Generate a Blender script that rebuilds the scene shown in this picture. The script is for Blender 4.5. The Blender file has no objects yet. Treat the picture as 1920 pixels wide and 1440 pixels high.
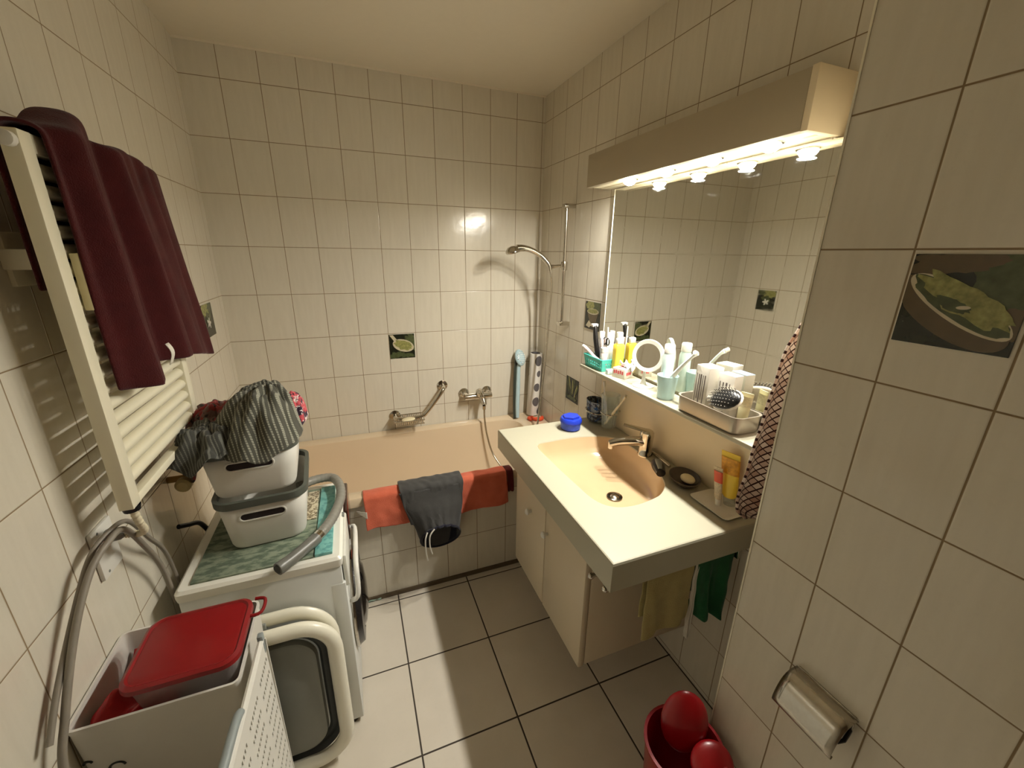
import bpy, bmesh, math, random
from mathutils import Vector, Matrix, noise
random.seed(7)
PI = math.pi
S = bpy.context.scene
COL = S.collection
W, XP, YP, HC, YB = 1.6626, 1.4302, -1.778, 2.386, -3.7     # room width, pillar face, pillar edge, ceiling, back wall

# ------------------------------------------------------------------ helpers
def lin(c):
    return tuple((v/12.92 if v <= .04045 else ((v+.055)/1.055)**2.4) for v in (x/255 for x in c)) + (1,)

class NT:
    """small wrapper to write node trees quickly"""
    def __init__(s, name):
        s.m = bpy.data.materials.new(name); s.m.use_nodes = True
        s.t = s.m.node_tree; s.n = s.t.nodes; s.b = s.n['Principled BSDF']
    def node(s, typ, ins=None, **kw):
        n = s.n.new(typ)
        for k, v in kw.items(): setattr(n, k, v)
        for k, v in (ins or {}).items(): s.set(n.inputs[k], v)
        return n
    def set(s, sock, v):
        if isinstance(v, bpy.types.NodeSocket): s.t.links.new(v, sock)
        else: sock.default_value = v
    def math(s, op, a, b=0.0, c=0.0, clamp=False):
        n = s.n.new('ShaderNodeMath'); n.operation = op; n.use_clamp = clamp
        for i, v in enumerate((a, b, c)): s.set(n.inputs[i], v)
        return n.outputs[0]
    def mix(s, f, a, b, bt='MIX'):
        n = s.n.new('ShaderNodeMix'); n.data_type = 'RGBA'; n.blend_type = bt
        s.set(n.inputs[0], f); s.set(n.inputs[6], a); s.set(n.inputs[7], b)
        return n.outputs[2]
    def sstep(s, x, a, b):
        n = s.n.new('ShaderNodeMapRange'); n.interpolation_type = 'SMOOTHSTEP'
        s.set(n.inputs[0], x); s.set(n.inputs[1], a); s.set(n.inputs[2], b)
        return n.outputs[0]
    def coord(s, k='Object'): return s.n.new('ShaderNodeTexCoord').outputs[k]
    def noise(s, vec, scale, detail=3, rough=.5):
        n = s.node('ShaderNodeTexNoise', {'Vector': vec, 'Scale': scale, 'Detail': detail, 'Roughness': rough})
        return n.outputs['Fac']
    def scale(s, vec, sc):
        n = s.node('ShaderNodeVectorMath', operation='MULTIPLY'); s.set(n.inputs[0], vec); n.inputs[1].default_value = sc
        return n.outputs[0]
    def bump(s, h, strength=.2, dist=.002, prev=None):
        n = s.node('ShaderNodeBump', {'Height': h, 'Strength': strength, 'Distance': dist})
        if prev: s.set(n.inputs['Normal'], prev)
        s.set(s.b.inputs['Normal'], n.outputs[0]); return n.outputs[0]
    def p(s, **kw):
        al = dict(col='Base Color', rough='Roughness', metal='Metallic', trans='Transmission Weight', ior='IOR', alpha='Alpha',
                  coat='Coat Weight', sheen='Sheen Weight', spec='Specular IOR Level', emi='Emission Color', es='Emission Strength', sss='Subsurface Weight')
        for k, v in kw.items(): s.set(s.b.inputs[al[k]], v)
        return s

MATS = {}
def M(name, col=(200, 200, 200), rough=.5, metal=0, var=.05, nscale=40, bump=0, bscale=200, **kw):
    """plain material with a little procedural mottling"""
    if name in MATS: return MATS[name]
    t = NT(name); c = lin(col); co = t.coord()
    f = t.noise(co, nscale, 4)
    d = tuple(v*(1-2*var) for v in c[:3]) + (1,); u = tuple(min(1, v*(1+2*var)) for v in c[:3]) + (1,)
    t.p(col=t.mix(f, d, u), rough=rough, metal=metal, **kw)
    if bump: t.bump(t.noise(co, bscale, 4), bump, .002)
    MATS[name] = t.m; return t.m

def cloth_mat(name, ca, cb=None, pattern='plain', sx=60, sy=60, bscale=500, bump=.6, third=None):
    t = NT(name); co = t.coord(); uv = t.coord('UV')
    a = lin(ca); b = lin(cb or tuple(int(v*.8) for v in ca))
    sep = t.node('ShaderNodeSeparateXYZ', {0: uv}); u, v = sep.outputs[0], sep.outputs[1]
    if pattern == 'plain':
        c = t.mix(t.noise(co, 30, 5), a, b)
    elif pattern == 'check':
        f = t.math('FRACT', t.math('MULTIPLY', u, sx)); g = t.math('FRACT', t.math('MULTIPLY', v, sy))
        l1 = t.math('LESS_THAN', f, .36); l2 = t.math('LESS_THAN', g, .45)
        k = t.math('MULTIPLY', l1, t.math('MULTIPLY_ADD', l2, .6, .4))
        c = t.mix(k, a, b)
        c = t.mix(t.math('MULTIPLY', t.noise(co, 400, 2), .5), c, a)
    elif pattern == 'blotch':
        f = t.sstep(t.noise(co, sx, 2), .48, .54)
        c = t.mix(f, a, b)
        if third: c = t.mix(t.sstep(t.noise(t.scale(co, (1.3, .8, 1.1)), sx*1.3, 2), .58, .62), c, lin(third))
    elif pattern == 'lattice':     # dark diagonal lattice over pinkish cells
        p_ = t.math('ADD', t.math('MULTIPLY', u, sx), t.math('MULTIPLY', v, sy)); q_ = t.math('SUBTRACT', t.math('MULTIPLY', u, sx), t.math('MULTIPLY', v, sy))
        l = t.math('MAXIMUM', t.math('LESS_THAN', t.math('FRACT', p_), .24), t.math('LESS_THAN', t.math('FRACT', q_), .13))
        cell = t.node('ShaderNodeCombineXYZ', {0: t.math('FLOOR', p_), 1: t.math('FLOOR', q_)})
        wn = t.node('ShaderNodeTexWhiteNoise', {0: cell.outputs[0]})
        base = t.mix(wn.outputs[0], a, b)
        c = t.mix(l, base, lin(third))
    t.p(col=c, rough=.95, sheen=.15, spec=.1)
    t.bump(t.noise(co, bscale, 3), bump, .002)
    return t.m

def tile_mat(name, au, av, u0, v0, pu, pv, tile, grout, gw=.0012, rough=.16, streak=True):
    """glazed tiles on the plane of object axes au / av"""
    t = NT(name); co = t.coord(); sep = t.node('ShaderNodeSeparateXYZ', {0: co})
    u = t.math('DIVIDE', t.math('SUBTRACT', sep.outputs[au], u0), pu); v = t.math('DIVIDE', t.math('SUBTRACT', sep.outputs[av], v0), pv)
    def edge(x, p):
        f = t.math('FRACT', x); return t.math('MULTIPLY', t.math('MINIMUM', f, t.math('SUBTRACT', 1.0, f)), p)
    d = t.math('MINIMUM', edge(u, pu), edge(v, pv))
    g = t.sstep(d, gw*.75, gw*1.35)                        # 0 in the grout, 1 on the tile
    cell = t.node('ShaderNodeCombineXYZ', {0: t.math('FLOOR', u), 1: t.math('FLOOR', v)})
    wn = t.node('ShaderNodeTexWhiteNoise', {0: cell.outputs[0]}).outputs[0]
    c = lin(tile)
    lo = tuple(x*k for x, k in zip(c, (.91, .90, .88))) + (1,); hi = tuple(min(1, x*1.06) for x in c[:3]) + (1,)
    st = t.noise(t.scale(co, (55, 55, 7)), 1.0, 4) if streak else t.noise(co, 9, 5)
    base = t.mix(st, lo, hi)
    base = t.mix(t.math('MULTIPLY', t.sstep(t.noise(co, 90, 4), .56, .7), .25), base, lo)
    base = t.mix(t.math('MULTIPLY', wn, .22), base, lo)
    t.p(col=t.mix(g, lin(grout), base), rough=t.math('MULTIPLY_ADD', g, rough-.75, .75), spec=.5)
    nb = t.bump(t.noise(co, 26, 2), .10, .004)
    t.bump(t.sstep(d, 0.0, gw*2.6), .6, .0012, nb)
    return t.m

class MB:
    def __init__(s): s.bm = bmesh.new(); s.mi = 0; s.uv = s.bm.loops.layers.uv.new('UVMap')
    def face(s, vs):
        try:
            f = s.bm.faces.new(vs); f.material_index = s.mi; return f
        except ValueError: return None
    def box(s, x0, x1, y0, y1, z0, z1, bev=0, seg=2):
        n0 = len(s.bm.faces)
        r = bmesh.ops.create_cube(s.bm, size=1)
        for v in r['verts']:
            v.co = Vector(((x0+x1)/2 + v.co.x*(x1-x0), (y0+y1)/2 + v.co.y*(y1-y0), (z0+z1)/2 + v.co.z*(z1-z0)))
        fs = set(f for v in r['verts'] for f in v.link_faces)
        for f in fs: f.material_index = s.mi
        if bev:
            es = list(set(e for f in fs for e in f.edges))
            q = bmesh.ops.bevel(s.bm, geom=es, offset=bev, segments=seg, affect='EDGES', profile=.5)
            for f in q['faces']: f.material_index = s.mi
        return s
    def obox(s, c, ax, ay, az, hx, hy, hz, bev=0):
        """box with its own axes"""
        o = MB(); o.mi = s.mi; o.box(-hx, hx, -hy, hy, -hz, hz, bev)
        m = Matrix((ax, ay, az)).transposed().to_4x4(); m.translation = Vector(c)
        o.bm.transform(m); s.join(o); return s
    def join(s, o):
        me = bpy.data.meshes.new('tmp'); o.bm.to_mesh(me); s.bm.from_mesh(me); bpy.data.meshes.remove(me); o.bm.free()
    def ring(s, pts): return [s.bm.verts.new(p) for p in pts]
    def bridge(s, a, b, closed=True):
        n = len(a)
        for i in range(n if closed else n-1): s.face((a[i], a[(i+1) % n], b[(i+1) % n], b[i]))
    def loft(s, rings, cap0=False, cap1=False, closed=True):
        R = [s.ring(r) for r in rings]
        for a, b in zip(R, R[1:]): s.bridge(a, b, closed)
        if cap0: s.face(list(reversed(R[0])))
        if cap1: s.face(R[-1])
        return s
    def tube(s, pts, r, seg=10, sub=0, caps=True):
        P = [Vector(p) for p in pts]
        R = list(r) if isinstance(r, (list, tuple)) else [r]*len(P)
        if sub: P, R = smooth(P, R, sub)
        rings = []; up = None
        for i, p in enumerate(P):
            d = (P[min(i+1, len(P)-1)] - P[max(i-1, 0)]).normalized()
            if up is None:
                up = Vector((0, 0, 1)) if abs(d.z) < .9 else Vector((1, 0, 0))
            a = d.cross(up)
            if a.length < 1e-6: a = d.orthogonal()
            a.normalize(); b = a.cross(d).normalized(); up = b
            rings.append([p + (a*math.cos(2*PI*k/seg) + b*math.sin(2*PI*k/seg))*R[i] for k in range(seg)])
        return s.loft(rings, caps, caps)
    def lathe(s, prof, c=(0, 0, 0), seg=28, mat=None, cap0=True, cap1=True, sx=1, sy=1):
        """profile of (radius, height) round the z axis; mat turns it"""
        m = mat or Matrix.Identity(3); c = Vector(c)
        rings = [[c + m @ Vector((r*sx*math.cos(2*PI*k/seg), r*sy*math.sin(2*PI*k/seg), z)) for k in range(seg)] for r, z in prof]
        return s.loft(rings, cap0, cap1)
    def grid(s, fn, nu, nv):
        V = [[s.bm.verts.new(fn(i/nu, j/nv)) for i in range(nu+1)] for j in range(nv+1)]
        for j in range(nv):
            for i in range(nu):
                f = s.face((V[j][i], V[j][i+1], V[j+1][i+1], V[j+1][i]))
                if f:
                    for l, (a, b) in zip(f.loops, ((i, j), (i+1, j), (i+1, j+1), (i, j+1))): l[s.uv].uv = (a/nu, b/nv)
        return s
    def prism(s, pts, n, d):
        n = Vector(n)*d
        a = s.ring([Vector(p) for p in pts]); b = s.ring([Vector(p)+n for p in pts])
        s.bridge(a, b); s.face(list(reversed(a))); s.face(b); return s
    def ell(s, c, rx, ry, rz, mat=None, seg=20, lat=12, lo=0, hi=PI):
        prof = []
        for i in range(lat+1):
            a = lo+(hi-lo)*i/lat; prof.append((max(1e-4, math.sin(a)), -math.cos(a)))
        m = (mat or Matrix.Identity(3)) @ Matrix.Diagonal((rx, ry, rz))
        return s.lathe(prof, c, seg, m)
    def build(s, name, mats, parent=None, angle=38, mods=None, top=True):
        bmesh.ops.recalc_face_normals(s.bm, faces=s.bm.faces)
        for e in s.bm.edges:
            e.smooth = not (len(e.link_faces) == 2 and e.calc_face_angle(0) > math.radians(angle))
        for f in s.bm.faces: f.smooth = True
        me = bpy.data.meshes.new(name); s.bm.to_mesh(me); s.bm.free()
        for m in (mats if isinstance(mats, (list, tuple)) else [mats]): me.materials.append(m)
        o = bpy.data.objects.new(name, me); COL.objects.link(o)
        if parent: kid(o, parent)
        for m in mods or ():
            md = o.modifiers.new(m[0].title(), m[0])
            for k, v in m[1].items(): setattr(md, k, v)
        return o

def kid(o, parent):
    o.parent = parent
    p = parent; M4 = Matrix.Identity(4)
    chain = []
    while p: chain.append(p); p = p.parent
    for q in reversed(chain): M4 = M4 @ q.matrix_parent_inverse @ q.matrix_basis
    o.matrix_parent_inverse = M4.inverted()

def smooth(P, R, sub):
    out, ro = [], []
    for i in range(len(P)-1):
        p0, p1, p2, p3 = P[max(i-1, 0)], P[i], P[i+1], P[min(i+2, len(P)-1)]
        for k in range(sub):
            t = k/sub
            out.append(.5*((2*p1)+(p2-p0)*t+(2*p0-5*p1+4*p2-p3)*t*t+(3*p1-p0-3*p2+p3)*t**3)); ro.append(R[i]+(R[i+1]-R[i])*t)
    out.append(P[-1]); ro.append(R[-1]); return out, ro

def rrect(cx, cy, w, h, r, z, n=6, tilt=None):
    """rounded rectangle outline, counter-clockwise"""
    r = min(r, w/2-1e-4, h/2-1e-4); P = []
    for k, (sx, sy) in enumerate(((1, 1), (-1, 1), (-1, -1), (1, -1))):
        for i in range(n+1):
            a = k*PI/2 + i*PI/2/n
            P.append(Vector((cx+sx*(w/2-r)+r*math.cos(a), cy+sy*(h/2-r)+r*math.sin(a), z)))
    return P

def tag(o, label, cat, group=None, kind=None):
    o['label'] = label; o['category'] = cat
    if group: o['group'] = group
    if kind: o['kind'] = kind
    return o
def thing(name, loc, label, cat, group=None):
    o = bpy.data.objects.new(name, None); COL.objects.link(o); o.location = loc; o.empty_display_size = .05
    return tag(o, label, cat, group)
def struct(o): o['kind'] = 'structure'; return o
def rotz(a): return Matrix.Rotation(a, 3, 'Z')
def fbm(x, y, z=0, s=1): return noise.noise(Vector((x*s, y*s, z*s)))
def lerp(a, b, t): return a+(b-a)*t
def pl(tab, x):
    """piecewise linear table"""
    if x <= tab[0][0]: return tab[0][1]
    for (a, p), (b, q) in zip(tab, tab[1:]):
        if x <= b: return p+(q-p)*(x-a)/(b-a)
    return tab[-1][1]

# ------------------------------------------------------------------ materials
TILE, GROUT = (216, 210, 195), (134, 114, 84)
Z0, PH, PW = 2.2587, .22413, .15
mt_far = tile_mat('glazed_tiles_far', 0, 2, -.004, Z0-20*PH, PW, PH, TILE, GROUT)
mt_left = tile_mat('glazed_tiles_left', 1, 2, -.9512-40*PW, Z0-20*PH, PW, PH, TILE, GROUT)
mt_right = tile_mat('glazed_tiles_right', 1, 2, -1.5963-40*PW, Z0-20*PH, PW, PH, TILE, GROUT)
mt_pil = tile_mat('glazed_tiles_pillar', 1, 2, -1.9264-40*PW, Z0-20*PH, PW, PH, TILE, GROUT, gw=.0015)
mt_tub = tile_mat('glazed_tiles_tub', 0, 2, -.003, Z0-20*PH, PW, PH, TILE, GROUT)
mt_floor = tile_mat('floor_tiles', 0, 1, .647-20*.337, -1.0596-20*.337, .337, .337, (214, 206, 192), (52, 42, 30), gw=.0027, rough=.3, streak=False)
m_ceil = M('ceiling_paint', (226, 218, 200), .9, var=.01)
cream = M('cream_laminate', (173, 169, 149), .35, var=.01, nscale=8)
beige = M('beige_panel', (222, 208, 178), .4, var=.015, nscale=6)
basinm = M('beige_ceramic', (200, 172, 136), .12, var=.02, nscale=10, coat=.4)
tubm = M('pink_beige_enamel', (214, 194, 165), .16, var=.02, nscale=5, coat=.3)
white = M('white_enamel', (236, 232, 220), .35, var=.01)
radm = M('radiator_enamel', (236, 230, 206), .38, var=.01)
plast = M('white_plastic', (222, 220, 212), .45, var=.01)
greyp = M('grey_plastic', (126, 128, 122), .45, var=.03)
dgrey = M('dark_grey_rim', (82, 86, 78), .5, var=.04)
black = M('black_plastic', (18, 17, 17), .3, var=.1)
chrome = M('chrome', (205, 200, 190), .1, metal=1, var=.02)
steel = M('brushed_steel', (190, 184, 172), .2, metal=1, var=.06, nscale=120)
redp = M('red_plastic', (142, 12, 20), .3, var=.04, coat=.3)
redlid = M('red_lid_plastic', (128, 10, 16), .34, var=.03)
brass = M('brass', (160, 130, 80), .35, metal=.8)
hosem = M('grey_hose', (132, 124, 112), .5, var=.06)
tealp = M('teal_plastic', (80, 190, 178), .35, var=.04)
yellow = M('yellow_plastic', (240, 208, 70), .4, var=.03)
bluep = M('blue_plastic', (32, 60, 190), .3, var=.05)
paper = M('white_paper', (218, 214, 202), .7, var=.02)
soapm = M('cream_soap', (226, 214, 178), .5, var=.03)
def clear(name, col, rough=.05, alpha=.35):
    t = NT(name); co = t.coord(); t.p(col=t.mix(t.noise(co, 30), lin(col), lin(tuple(min(255, c+10) for c in col))), rough=rough, trans=.85, ior=1.2, alpha=alpha); return t.m
glass = clear('clear_plastic', (225, 240, 240), .06, .45)
frost = clear('frosted_plastic', (232, 226, 224), .35, .75)
def emit(name, col, st):
    t = NT(name); t.p(col=(1, 1, 1, 1), emi=lin(col), es=st); return t.m
glow = emit('lit_bulb', (255, 240, 208), 110)

# ------------------------------------------------------------------ the room
def slab(name, x0, x1, y0, y1, z0, z1, m): return struct(MB().box(x0, x1, y0, y1, z0, z1).build(name, m))
slab('floor', -.1, W+.1, YB-.1, .1, -.1, 0, mt_floor)
slab('ceiling', -.1, W+.1, YB-.1, .1, HC, HC+.1, m_ceil)
slab('wall_far', -.1, W+.1, 0, .1, 0, HC, mt_far)
slab('wall_left', -.1, 0, YB, 0, 0, HC, mt_left)
slab('wall_right', W, W+.1, YP, 0, 0, HC, mt_right)
slab('wall_near_right', XP, W+.1, YB, YP, 0, HC, mt_pil)
slab('wall_back', -.1, W+.1, YB-.1, YB, 0, HC, M('dark_unseen_wall', (118, 98, 76), .6, var=.08))  # unseen behind the camera; dark tone and distance chosen to reduce bounced light
slab('trim_1', XP-.002, XP+.004, YP-.001, YP+.003, 0, HC, M('edge_trim', (232, 226, 206), .3))
slab('trim_2', 0, W, -.004, 0, HC-.008, HC, m_ceil)
slab('trim_3', .0, 1.66, -.69, -.668, 0, .022, M('dark_sealant', (92, 78, 58), .6))

# ------------------------------------------------------------------ bathtub
tub = thing('bathtub', (.83, -.35, 0), 'beige built-in bathtub with tiled front along the far wall', 'bathtub')
b = MB()
cx, cy = .8305, -.3515
N = 8
ring = lambda w, h, r, z, ox=0, oy=0: rrect(cx+ox, cy+oy, w, h, r, z, N)
b.loft([ring(1.655, .695, .004, .525), ring(1.655, .695, .004, .558), ring(1.645, .685, .012, .565), ring(1.40, .585, .10, .565, -.03, .005), ring(1.38, .565, .10, .557, -.03, .005),
        ring(1.34, .53, .11, .45, -.03, .005), ring(1.26, .47, .12, .26, -.03, .005), ring(1.16, .40, .12, .19, -.03, .005), ring(1.0, .28, .1, .18, -.03, .005)], cap1=True)
b.build('basin', tubm, tub)
MB().box(0, W, -.683, -.655, 0, .525).build('tiled_front', mt_tub, tub)
MB().lathe([(.001, 0), (.026, 0), (.026, .004), (.012, .006)], (1.2, -.35, .181)).build('drain', chrome, tub)

sm = MB().grid(lambda u, v: Vector((.495+.075*u, -.672-.022*v+.006*fbm(u*5, v*3, 2), .026-.020*v+.003*fbm(u*14, v*6, 1)+.02*(1-v)*max(0, .5-u))), 16, 6).build('sealant_smear', M('pale_teal_sealant', (150, 176, 160), .6, var=.12), mods=[('SOLIDIFY', {'thickness': .003})])
tag(sm, 'pale teal smear of sealant at the foot of the tub front by the washing machine', 'sealant')
# ------------------------------------------------------------------ picture tiles (flat printed tiles set in the wall)
leafd = M('print_dark_leaf', (32, 35, 22), .25, var=.4, nscale=40)
leafm = M('print_green_leaf', (74, 82, 52), .25, var=.38, nscale=70)
herb = M('print_chopped_herb', (140, 140, 84), .25, var=.42, nscale=110)
bowl = M('print_pale_bowl', (196, 186, 158), .25, var=.08)
bowld = M('print_brown_bowl', (94, 80, 58), .25, var=.1)
petal = M('print_white_petal', (214, 212, 200), .25, var=.1)
def picture(o3, u, v, n, s, kind, label):
    """square print; o3 its lower left corner, u right and v up as one looks at it"""
    o3, u, v, n = Vector(o3), Vector(u), Vector(v), Vector(n)
    lay = [0]
    b = MB()
    def poly(pts, mi):
        b.mi = mi; d = .0022+lay[0]*.0002; lay[0] += 1
        b.face(b.ring([o3+u*(min(max(x, 0), 1)*s)+v*(min(max(y, 0), 1)*s)+n*d for x, y in pts]))
    def ellipse(cx, cy, rx, ry, rot, mi, wob=0, k0=0, k1=2*PI, nn=40):
        P = []
        for i in range(nn):
            a = k0+(k1-k0)*i/(nn-1 if k1-k0 < 6 else nn); w = 1+wob*fbm(math.cos(a)*3+cx*9, math.sin(a)*3+cy*7, mi)
            x, y = rx*w*math.cos(a), ry*w*math.sin(a)
            P.append((cx+x*math.cos(rot)-y*math.sin(rot), cy+x*math.sin(rot)+y*math.cos(rot)))
        poly(P, mi)
    b.mi = 0; b.prism([o3, o3+u*s, o3+u*s+v*s, o3+v*s], n, .002)
    if kind == 'spoon':
        ellipse(.25, .15, .35, .12, .2, 1, .5); ellipse(.9, .7, .2, .4, .3, 1, .5); ellipse(.7, .1, .3, .08, 0, 1, .6)
        poly([(.02, .98), (.16, .98), (.34, .74), (.22, .68)], 3)
        ellipse(.55, .53, .43, .25, -.3, 3); ellipse(.55, .55, .36, .19, -.3, 2, .25)
    elif kind == 'bowl':
        ellipse(.85, .75, .28, .38, .5, 1, .3); ellipse(.35, .9, .4, .12, .1, 4, .4); ellipse(.95, .33, .22, .16, .2, 4, .2)
        ellipse(.44, .40, .60, .26, -.55, 4); ellipse(.50, .47, .55, .17, -.55, 3); ellipse(.51, .475, .52, .145, -.55, 1, .1); ellipse(.54, .53, .47, .15, -.5, 2, .35)
        ellipse(.45, .47, .16, .06, -.4, 1, .4); ellipse(.55, .45, .06, .02, .1, 3)
    elif kind == 'flower':
        ellipse(.35, .85, .4, .2, .1, 2, .5); ellipse(.75, .9, .2, .14, .3, 1, .5)
        for x, y, r in ((.45, .66, .12), (.65, .6, .12), (.35, .5, .1)): ellipse(x, y, r, r*.8, .3, 1, .5)
        for k in range(5): ellipse(.48+.1*math.cos(k*1.26), .42+.08*math.sin(k*1.26), .09, .045, k*1.26, 5, .2)
    elif kind == 'mortar':
        ellipse(.35, .85, .3, .15, .1, 2, .6); ellipse(.8, .8, .25, .25, .3, 1, .5)
        poly([(.15, .62), (.9, .66), (.72, .24), (.6, .2), (.36, .22)], 4); ellipse(.52, .66, .38, .11, .04, 3); ellipse(.52, .67, .33, .08, .04, 2, .3)
        poly([(.1, .1), (.3, .32), (.5, .18), (.35, .05)], 3)
    else:
        for k in range(7): ellipse(.15+.13*k, .62+.15*math.sin(k*2.1), .05, .34, .5-.17*k, 1+(k % 2), .15)
        ellipse(.5, .16, .42, .08, 0, 1, .5)
    c = o3+u*s/2+v*s/2
    o = b.build('picture_tile', [leafd, leafm, herb, bowl, bowld, petal])
    o.data.transform(Matrix.Translation(-c)); o.location = c
    return tag(o, label, 'picture tile', 'printed herb tiles set in the walls')
X, Y, Z = Vector((1, 0, 0)), Vector((0, 1, 0)), Vector((0, 0, 1))
picture((.748, 0, .995), X, Z, -Y, .138, 'spoon', 'printed tile of a pale spoon with green seeds on the far wall above the tub')
picture((0, -.334, 1.217), Y, Z, X, .136, 'flower', 'printed tile of white flower and dark leaves on left wall beside the towel')
picture((W, -.555, 1.222), -Y, Z, -X, .133, 'mortar', 'printed tile of a grey mortar on right wall, upper one by shower rail')
picture((W, -.404, .795), -Y, Z, -X, .133, 'leaves', 'printed tile of dark stems on right wall, lower one behind blue box')
picture((XP, -1.931, 1.440), -Y, Z, -X, .139, 'bowl', 'large looking printed tile of a bowl of chopped greens on near right wall')

# ------------------------------------------------------------------ mirror and lamp
mir = thing('mirror', (W, -1.18, 1.1), 'large rectangular wall mirror above the washbasin shelf', 'mirror')
t = NT('silvered_glass'); co = t.coord()
dust = t.math('MULTIPLY', t.sstep(t.noise(t.scale(co, (1, 3, 9)), 3, 6, .65), .5, .85), .18)
t.p(col=(.80, .80, .74, 1), metal=1.0, rough=t.math('MULTIPLY_ADD', dust, .9, .015))
MB().box(1.645, W-.0005, -1.687, -.752, 1.104, 1.832).build('glass_pane', t.m, mir)
for y in (-.752, -1.690): MB().box(1.6435, W-.0005, y, y+.003, 1.104, 1.832).build('polished_edge', M('polished_edge', (236, 234, 220), .2), mir)

lamp = thing('mirror_light', (W, -1.16, 1.835), 'long cream box light with four lit spots above the mirror', 'lamp')
b = MB(); b.box(1.537, 1.561, -1.605, -.70, 1.838, 1.960, .002); b.box(1.561, W-.0005, -1.605, -.70, 1.846, 1.960)
b.build('housing', M('lamp_housing', (172, 160, 136), .5, var=.01), lamp)
MB().box(1.5365, W-.0005, -1.622, -1.605, 1.836, 1.962, .002).build('end_cap', M('lamp_end', (230, 214, 182), .5, var=.01), lamp)
b = MB(); b.box(1.563, 1.600, -1.603, -.703, 1.840, 1.846); b.box(1.606, 1.655, -1.603, -.703, 1.838, 1.846, .001)
b.build('underside_strip', M('lamp_underside', (240, 232, 206), .4, var=.01), lamp)
for y in (-.94, -1.135, -1.325, -1.505):
    MB().lathe([(.027, .004), (.027, -.003), (.022, -.005)], (1.580, y, 1.840), 20, cap0=False).build('spot_ring', chrome, lamp)
    MB().ell((1.577, y, 1.837), .024, .024, .019).build('bulb', glow, lamp)
    L = bpy.data.lights.new('spot_lamp', 'AREA'); L.shape = 'DISK'; L.size = .042; L.energy = 6.1; L.color = (1, .965, .885)
    lo = bpy.data.objects.new('spot_lamp', L); COL.objects.link(lo); lo.location = (1.577, y, 1.8165); kid(lo, lamp)

# ------------------------------------------------------------------ shelf + splash panel
sh = thing('wall_shelf', (1.59, -1.18, 1.075), 'narrow cream shelf crowded with toiletries under the mirror', 'shelf')
MB().box(1.533, W-.0005, -1.700, -.747, 1.076, 1.090, .002).build('board', cream, sh)
MB().box(1.659, W-.0005, -1.700, -.752, .815, 1.076).build('splash_panel', beige, sh)

# ------------------------------------------------------------------ washstand top with basin
van = thing('washbasin_counter', (1.4, -1.19, .725), 'cream counter with beige sunken basin in front of the mirror', 'washbasin')
outl = [(1.235, -.945), (1.31, -.925), (1.427, -.925), (1.53, -.950), (1.590, -1.000), (1.602, -1.08), (1.595, -1.18), (1.572, -1.28), (1.535, -1.365), (1.485, -1.410), (1.432, -1.430),
        (1.35, -1.440), (1.283, -1.424), (1.246, -1.37), (1.236, -1.26), (1.230, -1.10)]
bc = Vector((1.41, -1.18, .815))
cl = [Vector((x, y, .815)) for x, y in outl]; n_ = len(cl); OUT = []
for i in range(n_):
    p0, p1, p2, p3 = cl[i-1], cl[i], cl[(i+1) % n_], cl[(i+2) % n_]
    for k in range(5):
        q = k/5; OUT.append(.5*((2*p1)+(p2-p0)*q+(2*p0-5*p1+4*p2-p3)*q*q+(3*p1-p0-3*p2+p3)*q**3))
x0, x1, y0, y1 = 1.134, 1.6585, -1.638, -.741
def ray_rect(p, ins):
    d = p-bc; ts = []
    for a, lo_, hi_ in ((0, x0+ins, x1-ins), (1, y0+ins, y1-ins)):
        if abs(d[a]) > 1e-9: ts.append(((hi_ if d[a] > 0 else lo_)-bc[a])/d[a])
    k = min(x_ for x_ in ts if x_ > 0); return bc+d*k
RECT = [ray_rect(p, 0) for p in OUT]
for cxy in ((x0, y0), (x1, y0), (x1, y1), (x0, y1)):             # exact corners
    i = min(range(len(RECT)), key=lambda i: (RECT[i].x-cxy[0])**2+(RECT[i].y-cxy[1])**2); RECT[i] = Vector((cxy[0], cxy[1], .815))
INN = [Vector((min(max(p.x, x0+.006), x1), min(max(p.y, y0+.006), y1-.006), .815)) for p in RECT]
def at(ps, z): return [Vector((p.x, p.y, z)) for p in ps]
b = MB(); hole = [bc+(p-bc)*1.0 for p in OUT]
b.loft([at(RECT, .725), at(RECT, .808), at([(r*.6+i*.4) for r, i in zip(RECT, INN)], .8135), at(INN, .815), at(hole, .815), at([bc+(p-bc)*.99 for p in hole], .811)])
b.build('worktop', cream, van, angle=12)
dr = Vector((1.420, -1.245, 0)); b = MB(); rings = []
for k, (f, z) in enumerate(((.99, .811), (.975, .800), (.93, .770), (.86, .740), (.70, .722), (.45, .714), (.20, .709))):
    c2 = bc.lerp(dr, (1-f)**1.2); rings.append([Vector((c2.x+(p.x-bc.x)*f, c2.y+(p.y-bc.y)*f, z)) for p in OUT])
b.loft(rings, cap1=True); b.build('basin', basinm, van)
b = MB(); b.lathe([(.029, 0), (.029, .005), (.023, .007), (.020, .001)], (dr.x, dr.y, .7095)); b.mi = 1; b.lathe([(.0195, 0), (.0165, .004), (.004, .008)], (dr.x, dr.y, .711))
b.build('drain', [M('dull_chrome', (120, 116, 106), .18, metal=1), steel], van)

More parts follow.
